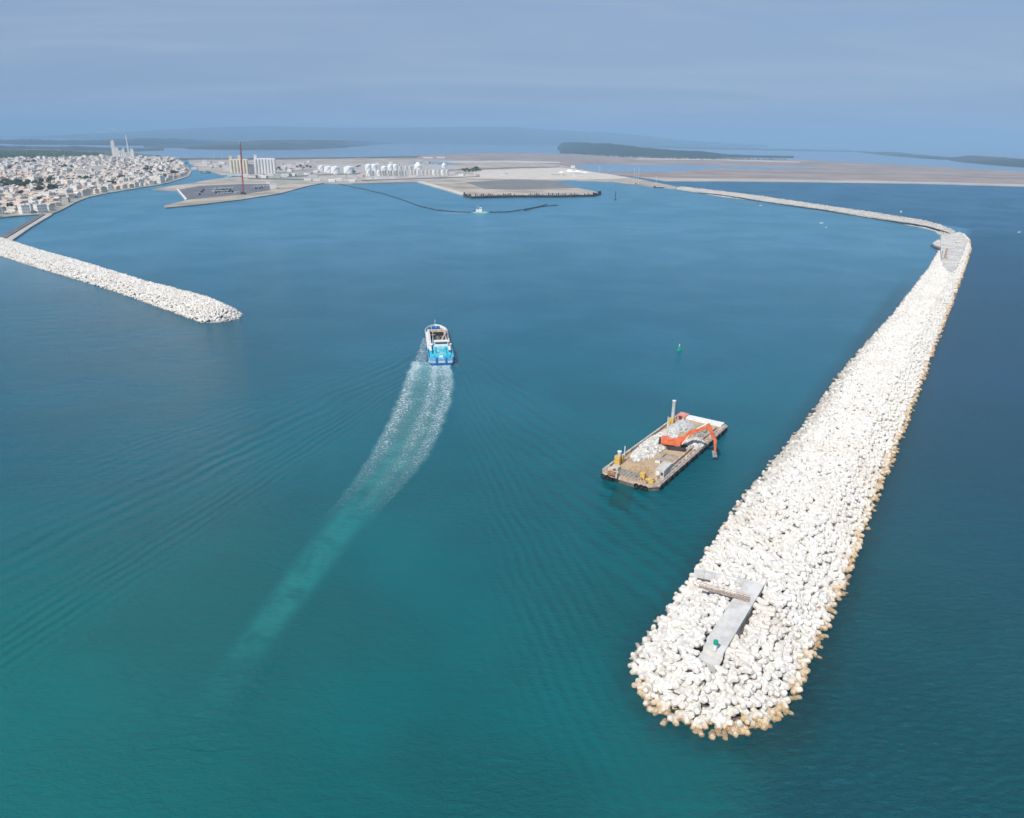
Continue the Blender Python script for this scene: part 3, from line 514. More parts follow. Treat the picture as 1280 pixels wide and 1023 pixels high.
# near-end deck gear
def bbox(name,px,py,dx,dy,dz,m,rz=0): x,y=BL(px,py); return MB().box((x,y,zd+dz/2),(dx,dy,dz),rz).build(name,m,BG)
bbox('winch',768,596,2.,2.,1.5,rustw,.2); bbox('bollard_box',764,591,1.5,1.8,1.6,mat('bulwark_cream',(0,0,0)),0); bbox('bollard_box',770,588,2.4,2.,1.5,MATS['bulwark_cream'],0)
bbox('yellow_tank',803.5,599,1.5,1.5,2.2,yellow); bbox('yellow_locker',812,603,2.6,1.4,1.,yellow,.1)
x,y=BL(766,596); wc=MB(); wc.cyl((x-1.1,y-.4,zd+1.1),(x+1.1,y-.4,zd+1.1),.8,.8,14); wc.build('rope_drum',mat('rusty_drum',(.4,.18,.09),.8,.3,1),BG)
gt=MB()
for i in range(9): gt.box((-5+i*1.05,-bl_+3.2,zd+.25),(.16,4.2,.5))
for j in range(4): gt.box((-.8,-bl_+1.6+j*1.1,zd+.28),(9,.12,.42))
gt.build('deck_grid',mat('grid_grey',(.38,.37,.34),.8,.2,1),BG)
for px,py in((794,598),(798,597.5),(801,601),(807,605),(817,603),(821,599),(760,593)):
    x,y=BL(px,py); k=MB(); k.cyl((x,y,zd),(x,y,zd+1.),.28,.28,8); k.cyl((x,y,zd+.8),(x,y,zd+1.),.42,.42,8); k.build('bollard',rustw,BG)
for i in range(16):
    y=-bl_+8+i*3.1; k=MB(); k.box((hw-.9,y,zd+.35),(R_.uniform(.4,.9),R_.uniform(.5,1.6),R_.uniform(.4,.9))); k.build('deck_fitting',R_.choice([rustw,rs,grey,tan]),BG)
patch_mb=MB().prism([BL(767,607,0),BL(793,611,0),BL(786,639,0),BL(760,632,0)],-.05,.03)  # thin sheet added on the water at the barge's near end, tinted darker green
sm,nt,b,o=new('dark_patch_water'); g,c,h,ou=water_nodes(nt,b); nt.links.new(mixc(nt,.5,c,(.004,.05,.04)),b.inputs['Base Color']); patch_mb.build('dark_water_patch',sm,BG)
# rubble heaps carried on deck (lie on the barge: own objects)
def heap(name,label,cx,cy,rx,ry,hh,n,m,rmin=.35,rmax=.85):
    k=MB()
    for i in range(n):
        a=R_.uniform(0,2*PI); q=R_.random()**.5; x=cx+rx*q*math.cos(a); y=cy+ry*q*math.sin(a); z=zd+hh*max(0,1-q**1.6)*R_.uniform(.75,1.05)+.1
        k.rock(BW_(x,y,z),R_.uniform(rmin,rmax))
    co=[BW_(cx+rx*.92*math.cos(t),cy+ry*.92*math.sin(t)) for t in[i*PI/8 for i in range(16)]]; k.prism([(p[0],p[1]) for p in co],zd+.002,zd+hh*.75,inset=.35)
    return k.build(name,m,kind='stuff',label=label)
heap('rubble_heap','white limestone rubble heaped along the middle of the barge deck',-4.0,-1.5,4.1,17.5,1.35,760,limestone)
heap('rubble_heap','small grey white rubble heap at the far left of the barge deck',-3.6,19.5,4.4,6.,1.5,240,mat('grey_limestone',(.55,.55,.54),.95,.2,.5))
x,y=BL(868,556); heap('rubble_heap','white rubble heap beside the orange excavator on the barge',x,y,2.9,5.2,1.5,170,mat('limestone_rubble',(0,0,0)))
x,y=BL(876,541); heap('gravel_heap','grey gravel heap at the far right of the barge deck behind the excavator boom',x,y,3.8,4.6,1.6,190,mat('grey_gravel',(.36,.34,.31),.95,.25,.6),.25,.6)
x,y=BL(788,594); heap('dirt_heap','low tan dirt heap at the near end of the barge deck',x+1,y+5,4.,4.,.4,140,tan,.15,.35)
# cabin modules on deck
x,y=BL(829,592); wx=BW_(x,y)
CB=thing('generator_container','pale weathered generator container with dark louvres standing near the front of the barge','container',wx,bang+.05)
MB().box((0,0,1.3),(2.9,7.2,2.5)).build('shell',mat('container_grey',(.58,.56,.52),.6,.2,.6,(.44,.4,.36)),CB)
for i in range(8): MB().box((0,-3.2+i*.92,2.58),(2.9,.14,.1)).build('roof_rib',MATS['container_grey'],CB)
MB().box((-.5,-3.66,1.25),(.9,.1,1.7)).build('door',white,CB); MB().box((.8,-3.66,1.4),(.7,.1,.9)).build('louvre',dgrey,CB); MB().box((-1.5,1.,1.5),(.1,2.4,.9)).build('louvre',dgrey,CB)
x,y=BL(838,573); k=thing('steel_frame','flat grey steel frame lying on the tan deck next to the excavator','steel frame',BW_(x,y),bang)
for q,(cx_,cy_,dx,dy) in enumerate(((0,1.9,5,.35),(0,-1.9,5,.35),(2.4,0,.35,3.5),(-2.4,0,.35,3.5))): MB().box((cx_,cy_,.3),(dx,dy,.5)).build('beam',grey,k)
k=MB(); px_,py_=BL(822,578); kk=thing('toolbox','small white deck box between the rubble and the generator container','box',BW_(px_,py_),bang+.3); MB().box((0,0,.5),(1.6,1.2,1.)).build('case',white,kk); MB().box((0,0,1.06),(1.7,1.3,.12)).build('lid',grey,kk)
# excavator
ex,ey=BL(846,561); EP=BW_(ex,ey); 
bkt=Vector(G(893,571,1.)); tipd=Vector((bkt.x-EP[0],bkt.y-EP[1])); reach=tipd.length; eang=math.atan2(tipd.y,tipd.x)
print('exc',ex,ey,reach)
EX=thing('excavator','large orange long boom excavator on the barge reaching its bucket over the water','excavator',EP,eang)
for sy in(-1,1):
    k=MB(); k.box((0,sy*1.7,.6),(5.4,.8,1.1)); 
    for e in(-1,1): k.cyl((e*2.7,sy*2.1,.6),(e*2.7,sy*1.3,.6),.55,.55,12)
    k.build('track',dgrey,EX)
MB().cyl((0,0,.7),(0,0,1.5),1.3,1.3,16).build('slew_ring',grey,EX)
k=MB(); k.box((-1.9,0,2.4),(6.,3.1,1.6)); k.box((-4.3,0,2.8),(2.2,3.3,1.6)); k.build('house',orange,EX)
MB().box((-5.95,0,2.2),(.5,3.5,1.4)).build('counterweight',dgrey,EX)
cbn=MB().box((1.2,1.35,2.9),(2.,1.1,2.1),top=.92).build('cab',orange,EX); MB().box((2.2,1.35,3.2),(.1,.9,1.3)).build('windscreen',glass,cbn)
MB().box((-2.4,-.4,3.5),(2.2,1.5,.3)).build('engine_cover',mat('orange_faded',(.8,.28,.12),.5,.2,1),EX)
pk=(reach*.80,9.2)       # elbow
p0=(.9,2.4); p1=(reach*.34,6.6)
k=MB(); k.bar((p0[0],0,p0[1]),(p1[0],0,p1[1]),.85,1.2,w1=.8,h1=1.35); k.bar((p1[0]-.3,0,p1[1]),(pk[0],0,pk[1]),.8,1.25,w1=.65,h1=.8); bm_=k.build('boom',orange,EX)
k=MB(); k.bar((pk[0]-.8,0,pk[1]+.9),(reach*.97,0,4.6),.65,1.25,w1=.6,h1=1.); k.bar((reach*.97,0,4.7),(reach,0,.9-zd+2.0),.6,1.,w1=.5,h1=.6); k.build('stick',orange,EX)
for sy in(-.75,.75): MB().cyl((1.6,sy,2.),(p1[0]-.6,sy,p1[1]-1.),.22,.16,8).build('boom_ram',white,EX)
MB().cyl((p1[0]+1.5,0,p1[1]+1.2),(pk[0]-.6,0,pk[1]+1.3),.22,.16,8).build('stick_ram',white,EX)
k=MB(); bx=reach; k.add([(bx-.9,-.9,.4),(bx+.5,-.9,.4),(bx+.9,-.9,-.9),(bx-.5,-.9,-1.3),(bx-.9,.9,.4),(bx+.5,.9,.4),(bx+.9,.9,-.9),(bx-.5,.9,-1.3)],[(0,1,2,3),(7,6,5,4),(0,3,7,4),(1,0,4,5),(3,2,6,7)])
for i in range(4): k.box((bx+.75,-.66+i*.44,-1.15),(.25,.2,.4))
k.build('bucket',grey,EX)
# ------------------------------------------------------------------ far land
def land(name,pts,z,m,label=None,zb=-1.,kind='structure'):
    k=MB(); k.prism(GS(pts,0),zb,z); o=k.build(name,m,kind=kind,label=label)
    bm=bmesh.new(); bm.from_mesh(o.data); bmesh.ops.triangulate(bm,faces=[f for f in bm.faces if len(f.verts)>4]); bm.to_mesh(o.data); bm.free(); return o
townm=mat('town_ground',(.40,.37,.33),.95,.2,.03,(.24,.25,.19)); marsh=mat('marsh_ground',(.20,.17,.15),.95,.3,.006,(.30,.25,.22)); veg=mat('scrub_ground',(.07,.085,.06),.95,.3,.01,(.17,.16,.13))
port=mat('port_ground',(.47,.40,.33),.95,.2,.011,(.26,.235,.19)); beach=mat('beach_sand',(.60,.54,.46),.95,.1,.03); rec=mat('reclaimed_ground',(.20,.195,.18),.95,.2,.02,(.15,.155,.15)); asph=mat('quay_asphalt',(.12,.12,.13),.9,.2,.03,(.17,.17,.18)); mud=mat('mud_flat',(.24,.19,.165),.95,.3,.004,(.34,.29,.25))
shore=[(-90,278),(0,273.5),(20,271.5),(50,269.5),(62,270),(78,263.5),(95,254),(110,248),(130,243.5),(150,240),(180,235),(205,231),(222,226),(236,221.5),(240,215),(233,207),(227,202)]
land('town_land',shore+[(215,198.5),(120,197),(0,200),(-90,200)],1.6,townm,'built up land under the town')
land('scrub_land',[(-120,201.5),(0,201),(120,198),(212,199.5),(210,196),(170,192),(120,189),(60,187.5),(0,187),(-120,187)],1.2,veg,'dark scrubby plain behind the town')
land('causeway',[(205,200),(330,200.5),(520,197.5),(525,195.6),(400,197.6),(330,198.4),(205,198.3)],2.,veg,'causeway along the lagoon')
mainp=[(238,206),(243,208),(250,215),(262,214.5),(276,219),(292,219.5),(310,221.5),(296,222.3),(274,224.3),(256,226.5),(243,229.5),(215,233.5),(190,238),(222,239.5),(232,252),(205,258.5),(207,261),(240,258),(300,251),(350,243),(385,233.5),(405,229.5),(440,230.5),(480,229.5),(522,228.5),(578,244.5),(590,247.5),(640,246),(700,246),(742,245),(751,242.5),(735,238.5),(716,235),(690,226.5),(720,226.5),(745,227),(770,228.5),(800,232.5),(830,235.5),(845,237),(846,234.5),(815,228),(790,223),(765,218.5),(740,215.5),(700,206),(560,200),(400,198),(235,200.5)]
land('port_land',mainp,1.6,port,'sandy port land in the middle distance')
land('quay_apron',[(223,238.6),(250,233.8),(300,231.5),(336,231.5),(338,239),(300,244.5),(234,251)],2.0,asph,'dark asphalt storage quay')
land('white_quay_edge',[(221,237.5),(223,238),(234,250.6),(232,252)],2.6,white,'white edge of the storage quay')
land('beach',[(522,228.5),(529,228),(582,243),(578,244.8)],1.9,beach,'white beach west of the reclaimed land')
land('reclaimed_flat',[(582,229),(640,225.5),(690,227),(722,236),(640,238.5),(606,237.5)],1.9,rec,'grey reclaimed flat')
land('stock_sand',[(560,222),(600,214),(700,210),(760,218.5),(790,224),(720,225.5),(690,225.3),(600,224)],1.85,beach,'pale sand area beside the white works')
land('shed_apron',[(395,206),(450,205),(560,205),(575,212),(565,221),(500,226.5),(400,228)],1.75,mat('pale_apron',(.48,.44,.40),.95,.2,.03),'paved ground among the storage tanks')
land('green_field',[(345,216),(395,217),(400,226),(385,229),(350,232),(340,226)],1.8,mat('thin_grass',(.26,.29,.21),.95,.2,.03,(.40,.37,.32)),'thin grass ground near the silos')
land('lagoon_flats',[(640,191.5),(700,192.5),(800,194.5),(900,196.5),(1000,200.5),(1150,208),(1400,222),(1400,236),(1280,232),(1150,229.5),(1000,227.5),(900,226.5),(832,226.5),(790,221),(740,215),(700,205),(560,199.5),(380,198.4),(520,195),(580,192.3)],1.0,mud,'brown lagoon mud flats')
land('pond',[(712,207.5),(730,205.8),(800,206.5),(900,207.5),(905,210.5),(860,214),(820,216),(745,216)],1.3,wm,'shallow pond on the flats')
land('pond',[(905,208),(1000,209.5),(1040,211.5),(960,212),(905,211.5)],1.3,wm,'narrow pond on the flats')
land('shore_sand',[(832,227.2),(900,227.2),(1000,228.2),(1150,230.2),(1400,236.8),(1400,234.5),(1150,227.6),(1000,225.4),(900,224.4),(800,222.3)],1.35,mat('shore_sand',(.47,.42,.37),.95,.15,.01),'sandy shore of the open sea')
land('salt_strip',[(800,198.3),(900,199.3),(1000,202.5),(1000,203.6),(900,200.7),(790,199.6)],1.35,sand,'pale sandy strip on the flats')
land('pale_flat',[(560,202.5),(640,201.3),(700,203),(700,204.6),(620,203.4),(560,204.8)],1.8,sand,'pale flat strip')
land('blue_pond',[(505,204.2),(548,202.8),(580,205.2),(560,207.5)],1.9,wm,'small pond behind the tanks')
lg,nt_,b_l,o_l=new('lagoon_water'); g_=nt_.nodes.new('ShaderNodeNewGeometry').outputs['Position']; nt_.links.new(mixc(nt_,sstep(nt_,noise(nt_,g_,.0006,3,.5),.4,.6),(.12,.19,.28),(.14,.215,.30)),b_l.inputs['Base Color']); b_l.inputs['Roughness'].default_value=.12; b_l.inputs['IOR'].default_value=1.33
for o_ in [o for o in S.objects if o.name.startswith(('pond','blue_pond'))]: o_.data.materials[0]=lg
def far(px,d): v=ray(px,hor(px)); return (v[0]/v[1]*d,d)
MB().prism(GS([(-150,199.5),(205,199),(520,196),(700,204),(900,215),(1000,219),(1290,226)])+[(9000,4200),(55000,30000),(50000,58000),(-50000,58000),(-20000,12000)],-.5,.4).build('lagoon',lg,kind='structure',label='pale blue lagoon behind the port land')
# hills
def interp(pl,x): return float(np.interp(x,[q[0] for q in pl],[q[1] for q in pl]))
def ridge(name,top,bot,m,back=1.35,nx=90,nr=9,amp=.35,label=None):
    x0=top[0][0]; x1=top[-1][0]; V=[]
    for i in range(nx):
        px=x0+(x1-x0)*i/(nx-1); tb=interp(bot,px); tt=min(interp(top,px)+amp*(mn.noise(Vector((px*.06,3.1,0)))*2+mn.noise(Vector((px*.2,7.,0)))),tb-.05); g0=G(px,tb); d0=math.hypot(*g0)
        for j in range(nr):
            q=j/(nr-1); d=d0*(1+(back-1)*q*1.6); pr=q/.62 if q<.62 else 1-(q-.62)/.38
            dm=d0*(1+(back-1)*.62*1.6); v=ray(px,tt); s=dm/math.hypot(v[0],v[1]); zr=max(H+v[2]*s,3.); u=(v[0]/math.hypot(v[0],v[1]),v[1]/math.hypot(v[0],v[1]))
            nz=1+.22*mn.noise(Vector((px*.05,q*5,1.7))) if 0<q<.6 else 1
            V.append((u[0]*d,u[1]*d,-2+(zr+2)*(max(pr,0)**.8)*nz))
    i,j=np.meshgrid(np.arange(nx-1),np.arange(nr-1)); k=(i*nr+j).ravel(); return link(name,npmesh(name,np.array(V),np.stack([k,k+nr,k+nr+1,k+1],1),m,True),kind='structure',label=label)
hillf=mat('distant_hill',(.018,.03,.034),.95,.3,.0008,(.04,.05,.052)); hill=mat('hill_scrub',(.04,.06,.058),.95,.3,.0008,(.09,.10,.09)); hillw=mat('wooded_hill',(.022,.036,.025),.95,.3,.003,(.04,.055,.038))
ridge('hills',[(-80,174),(0,172),(60,169.5),(130,166.5),(200,162.5),(280,158.5),(330,157.5),(420,159.5),(500,159.5),(580,158.5),(640,158.5),(700,163),(760,165.5),(800,169),(850,175),(900,178.5),(960,181)],[(-80,171.5),(640,181),(900,184.5),(960,185)],hillf,1.3,160,label='far blue line of hills on the horizon')
ridge('hills',[(-80,177),(0,175.5),(40,174),(90,175.5),(160,173.5),(215,172.5),(260,175),(310,177)],[(-80,181),(0,181.5),(160,182.5),(240,181.5),(310,179.5)],hillf,1.6,100,amp=.8,label='low hills behind the town')
ridge('hills',[(-80,183),(0,182),(50,184.5),(100,183),(150,185.5),(205,188.5)],[(-80,187.5),(0,188),(100,189.5),(160,191.5),(205,190.5)],hill,1.25,90,amp=.9,label='low wooded rise on the plain behind the town')
ridge('headland',[(180,186.5),(230,182.5),(290,178),(330,175.5),(380,175),(430,175.5),(470,176.5),(512,179.5)],[(180,187),(280,188),(380,187.5),(430,185),(470,181.5),(512,180)],hill,1.35,90,label='dark low headland across the lagoon')
ridge('island',[(548,179.5),(575,174.5),(600,172.5),(615,174),(627,178)],[(548,180),(600,181),(627,179)],hill,1.15,30,label='small island in the lagoon')
ridge('wooded_ridge',[(697,183),(703,178.5),(720,177.5),(775,180.5),(794,183.5),(840,187.5),(880,189.5),(900,192),(940,195),(992,198.6)],[(697,188),(720,191),(780,195.5),(880,198.5),(920,198.3),(992,199.6)],hillw,1.22,110,amp=.5,label='dark wooded ridge on the right side of the lagoon')
ridge('hills',[(640,177),(760,180),(860,183.5),(960,186),(1080,189)],[(640,180.5),(860,186.5),(1080,191)],hill,1.2,60,amp=.3,label='low faint far shore')
ridge('hills',[(1070,190),(1110,190),(1150,193.5),(1185,197.5),(1215,194.5),(1250,196.5),(1290,200),(1400,205)],[(1070,191.5),(1120,196),(1180,201.5),(1230,206),(1290,211),(1400,217)],hill,1.3,70,label='blue low hills at the far right of the horizon')
# north arm of the breakwater: crest road with rock on both flanks
naB=[(846,237.2),(900,246),(950,252.5),(1028,264),(1080,272),(1125,280),(1150,285),(1168,290),(1178,298)]; naT=[(846,234),(900,240.2),(950,246.3),(1028,258),(1080,265.5),(1131,273.5),(1160,278),(1180,283),(1197,290)]
NA=GS(naB)+GS(naT)[::-1]
hfield('north_breakwater',NA,7.,3.4,.3,2.,mat('rubble_mound_pale',(.50,.47,.42),.95,.25,.15,(.36,.34,.3)),.5,kind='structure',label='low rubble breakwater arm running to the far shore')
NAr=GS([(846,235.4),(900,242.2),(1028,260),(1080,268),(1128,275.6),(1160,281),(1185,288)],4.6); k=MB()
T3=field(NA,5.,2.9,.35,1.0); ic=np.array(ICO[0]); icf=np.array(ICO[1]); d=dline(T3[:,:2],NAr); T3=T3[d>5]; V,F=scatter(ic*np.array([1,.8,.7]),icf,T3,randrot(len(T3)),NP.uniform(1.1,2.1,len(T3)))
link('rubble_rocks',npmesh('rubble_rocks',V,F,mat('quarry_rock',(.56,.52,.46),.95,.25,.1,(.36,.34,.3))),kind='stuff',label='pale quarry rocks on the flanks of the far breakwater arm')
for a,b2 in zip(NAr,NAr[1:]): k.bar((a[0],a[1],3.5),(b2[0],b2[1],3.5),6.,.8)
k.build('breakwater_road',crestm,kind='structure',label='service road on the far breakwater arm')
# spur and posts at the corner
k=thing('spur_jetty','short pale spur jetty sticking out from the inner side of the breakwater corner','jetty'); MB().prism(GS([(1165,307),(1172,302.5),(1182,303),(1183,312),(1175,312),(1167,309)]),-1,2.6).build('deck',crestm,k); MB().prism(GS([(1163,308),(1172,301),(1184,302),(1184,314),(1174,314)]),-1,1.4).build('base',core,k)
pb=G(1181,324,4.3); k=thing('mooring_post','tall brown steel post with a wide foot at the corner of the breakwater','post',(pb[0],pb[1],4.3)); MB().box((0,0,5),(1.5,1.5,9),top=.8).build('shaft',rs,k); MB().box((0,0,.3),(4.5,3.,.6)).build('foot',rs,k)
pb=G(1176,326,3.5); k=thing('mooring_post','slimmer grey steel post left of the brown one at the breakwater corner','post',(pb[0],pb[1],3.)); MB().cyl((0,0,0),(0,0,9.5),.45,.4).build('shaft',gr_,k); MB().box((0,0,.3),(2.2,2.2,.5)).build('foot',gr_,k)
# old jetty at the town
k=thing('old_jetty','old dark asphalt topped jetty linking the town to the left breakwater','jetty'); 
MB().prism(GS([(53,269),(57,270),(5,302),(-2,300)]),-1,2.2).build('road_deck',asph,k); MB().prism(GS([(58,270),(66,269.5),(40,285),(16,302),(6,302)]),-1,1.7).build('rubble_flank',mat('rubble_mound_pale',(0,0,0)),k)
# ------------------------------------------------------------------ town
roofs=[mat('terracotta_roof',(.47,.30,.22),.9,.25,.05,(.52,.39,.31),rnd=.25),mat('pale_tile_roof',(.52,.42,.34),.9,.2,.05,(.58,.49,.41),rnd=.25),mat('flat_white_roof',(.66,.64,.61),.9,.15,.05,rnd=.15)]
def wallmat(name,c):
    m,nt,b,o=new(name); tc_=N(nt,'ShaderNodeTexCoord').outputs['Object']; s=N(nt,'ShaderNodeSeparateXYZ',ins={0:tc_})
    u=mth(nt,'ADD',s.outputs[0],s.outputs[1]); fx=mth(nt,'FRACT',mth(nt,'DIVIDE',u,3.1)); fz=mth(nt,'FRACT',mth(nt,'DIVIDE',s.outputs[2],3.))
    w=mth(nt,'MULTIPLY',mth(nt,'MULTIPLY',mth(nt,'GREATER_THAN',fx,.34),mth(nt,'LESS_THAN',fx,.70)),mth(nt,'MULTIPLY',mth(nt,'GREATER_THAN',fz,.30),mth(nt,'LESS_THAN',fz,.78)))
    oi=nt.nodes.new('ShaderNodeObjectInfo').outputs['Random']; g=nt.nodes.new('ShaderNodeNewGeometry').outputs['Position']
    c1_=mixc(nt,sstep(nt,noise(nt,g,.03,2,.5),.4,.6),c,tuple(x*.8 for x in c)); nt.links.new(mixc(nt,w,c1_,(.27,.26,.26)),b.inputs['Base Color']); b.inputs['Roughness'].default_value=.85; return m
walls=[wallmat('rendered_wall',(.74,.67,.56)),wallmat('white_rendered_wall',(.80,.77,.70))]
def gable(mb,x,y,z,w,d,h,rh,rz,mi=1):
    cs,sn=math.cos(rz),math.sin(rz)
    def T(a,b_,c_): return (x+a*cs-b_*sn,y+a*sn+b_*cs,z+c_)
    mb.box((x,y,z+h/2),(w,d,h),rz,0); e=.4; w2,d2=w/2+e,d/2+e
    mb.add([T(-w2,-d2,h),T(w2,-d2,h),T(w2,d2,h),T(-w2,d2,h),T(-w2,0,h+rh),T(w2,0,h+rh)],[(0,1,5,4),(2,3,4,5),(1,2,5),(3,0,4),(3,2,1,0)],mi)
town=GS(shore+[(215,199),(120,198),(0,201),(-90,201)])
def house_mesh(kind):
    mb=MB()
    if kind<4: gable(mb,0,0,0,(9,12,14,8)[kind],(8,9,8,11)[kind],(5.5,6,3.5,7)[kind],(1.8,2.,1.6,2.)[kind],0)
    elif kind==4: mb.box((0,0,4.6),(14,10,9.2)); mb.box((0,0,9.35),(14.4,10.4,.3),0,1); mb.box((3,1,10.2),(3,3,1.4),0,0)
    elif kind==5: mb.box((0,0,6.2),(26,11,12.4)); mb.box((0,0,12.55),(26.4,11.4,.3),0,1); mb.box((-6,0,13.5),(4,3,1.6),0,0); mb.box((7,0,13.5),(4,3,1.6),0,0)
    elif kind==6: gable(mb,0,0,0,24,10,6,2.2,0)
    return mb
kinds=[(house_mesh(k_),r_,w_) for k_,r_,w_ in((0,0,0),(1,1,0),(2,0,1),(3,1,0),(4,2,1),(5,2,1),(6,0,0),(1,2,1),(0,1,1),(6,1,0))]
hm_=[k_.mesh('house',[walls[w_],roofs[r_]]) for k_,r_,w_ in kinds]
labs=[('small cream house with a terracotta pitched roof in the town behind the shore','house','small terracotta roofed houses'),('cream two storey house with a pale tiled roof in the town','house','pale tiled two storey houses'),('low white bungalow with a terracotta roof in the town','house','low white bungalows'),('tall narrow cream house with a pale tiled roof in the town','house','tall narrow cream houses'),
 ('white flat roofed block with one small roof hut in the town','building','white flat roofed blocks'),('long white flat roofed apartment block with two roof huts in the town','apartment block','long white apartment blocks'),('long terrace of cream homes under one terracotta roof in the town','terrace','long terracotta roofed terraces'),('white two storey house with a whitish roof in the town','house','white roofed houses'),('small white house with a pale tiled roof in the town','house','small pale roofed white houses'),('long cream terrace under one pale tiled roof in the town','terrace','long pale roofed terraces')]
# green gaps in the town (tree clumps), photo-pixel ellipses
gaps=[(20,234,22,3.6),(52,235,9,2.6),(66,229,7,2.),(60,242,14,1.6),(114,214,4,3.2),(187,214,6,3.4),(180,223,10,1.5),(197,216,12,2.),(150,228,8,1.2),(106,229,6,1.4),(218,220,5,1.8),(128,216,6,1.),(40,205,16,1.2),(10,214,9,1.4),(85,212,10,1.0),(140,232,5,.9),(213,206,4,2.)]
ges=[]; 
for cx_,cy_,rx_,ry_ in gaps: ges.append([G(cx_+rx_*math.cos(t),cy_+ry_*math.sin(t)) for t in[i*PI/7 for i in range(14)]])
Pt=np.array(town); spots=[]; th=rad(-32)
x0,y0=Pt.min(0); x1,y1=Pt.max(0); cxx,cyy=(x0+x1)/2,(y0+y1)/2; Rr=max(x1-x0,y1-y0)*.75
us=np.arange(-Rr,Rr,15.6); vs=np.arange(-Rr,Rr,21.5); U_,V_=np.meshgrid(us,vs); V_=V_+0*U_
Q=np.stack([cxx+U_.ravel()*math.cos(th)-V_.ravel()*math.sin(th),cyy+U_.ravel()*math.sin(th)+V_.ravel()*math.cos(th)],1)+NP.uniform(-3.2,3.2,(U_.size,2))
Q=Q[inpoly(Q,town)]; dsh=dline(Q,GS(shore)); Q=Q[dsh>11]
for ge in ges: Q=Q[~inpoly(Q,ge)]
vx=Q[:,0]*0; 
def pix(P,z=0.):
    v=np.stack([P[:,0],P[:,1],np.full(len(P),z-H)],1); a=v@fwd; return CX+FP*(v@RX)/a,CY-FP*(v@UY)/a
px_,py_=pix(Q); Q=Q[(px_>-25)&(NP.rand(len(Q))<np.where(py_<206,.55,.9))]; Q=Q[np.argsort(np.hypot(Q[:,0],Q[:,1]))]
print('houses',len(Q))
kp=[.2,.17,.1,.12,.11,.05,.05,.07,.08,.05]; kc=NP.choice(10,len(Q),p=kp)
rest={}
for i,(x,y) in enumerate(Q):
    k=kc[i]; rz=th+R_.uniform(-.15,.15)+(PI/2 if R_.random()<.35 and k not in(5,6,9) else 0); s_=R_.uniform(.72,1.02)
    if i<300:
        o=bpy.data.objects.new('apartment_block' if k==5 else 'house',hm_[k]); COL.objects.link(o); o.location=(x,y,1.6); o.rotation_euler=(0,0,rz); o.scale=(s_,s_,R_.uniform(.85,1.25)); tag(o,labs[k][0],labs[k][1],labs[k][2])
    else: rest.setdefault(k,[]).append((x,y,rz,s_))
k=MB()
for kk_,L_ in rest.items():
    src=kinds[kk_][0]; mw=kinds[kk_][2]; mr=2+kinds[kk_][1]
    for x,y,rz,s_ in L_:
        cs,sn=math.cos(rz),math.sin(rz); o=len(k.v); hz=R_.uniform(.85,1.3); k.v+=[(x+(a*cs-b_*sn)*s_,y+(a*sn+b_*cs)*s_,1.6+c_*hz) for a,b_,c_ in src.v]; k.f+=[tuple(i+o for i in f) for f in src.f]; k.m+=[(mw if m_==0 else mr) for m_ in src.m]
k.build('distant_houses',walls+roofs,kind='stuff',label='mass of cream and terracotta houses in the far part of the town')
# larger landmark buildings
def bigbox(name,label,cat,px,py,wpx,hpx,dep,m,roof=None,rz=0.,z=1.6,group=None,parts=None,winm=None):
    x,y=G(px,py,z); s_=msc(x,y); r=thing(name,label,cat,(x,y,z),rz-math.atan2(x,y),group); w,h=wpx*s_,hpx*s_; MB().box((0,dep/2,h/2),(w,dep,h)).build('wall',m,r)
    MB().box((0,dep/2,h+.2),(w+.6,dep+.6,.4)).build('roof',roof or roofs[2],r)
    return r,w,h,s_
cream=walls[0]; wmw=walls[1]
for px,py,w,h,dp,lab in((103,221.5,10,8.5,25,'pale green white apartment tower beside dark trees in the middle of the town'),(121,217.5,20,9,40,'big white flat roofed hall at the back of the town'),(88,248,8,6.5,14,'white waterfront block at the bend of the town shore'),(16,222,8,5,20,'white block at the upper left of the town'),(40,220.5,22,4.,16,'long pale apartment slab at the upper left of the town'),(85,216,12,4.5,18,'long cream slab left of the pale green tower'),(82,253.5,6,6,12,'narrow grey white block near the shore bend'),(55,252,22,4,14,'long balconied apartment row near the marina'),(57,263,16,4,10,'red roofed long building near the jetty root'),(225,212,9,4,30,'white villa row at the tip of the town'),(201,204,24,3,30,'pale block row along the top of the town')):
    bigbox('apartment_block',lab,'building',px,py,w,h,dp,wmw if w<21 else cream,roofs[0] if 'red' in lab else None)
# marina boats/cars along promenade: white strips
k=0
for i in range(26):
    px=8+i*2.0+R_.uniform(-.5,.5); py=266.5-.05*i+R_.uniform(-1.6,.8); x,y=G(px,py,1.6)
    if i==0:
        vn=thing('parked_van','white van parked on the promenade by the old jetty','van',(x,y,1.6),.3,'white vans parked on the promenade'); MB().box((0,0,1.5),(5.4,2.1,1.9)).build('body',white,vn); MB().box((2.2,0,1.6),(.9,1.9,.8)).build('windscreen',glass,vn)
        for sx in(-1.7,1.7): MB().cyl((sx,-1.05,.4),(sx,1.05,.4),.4,.4).build('wheel',black,vn)
    else: dup(vn,(x,y,1.6),R_.uniform(0,3))
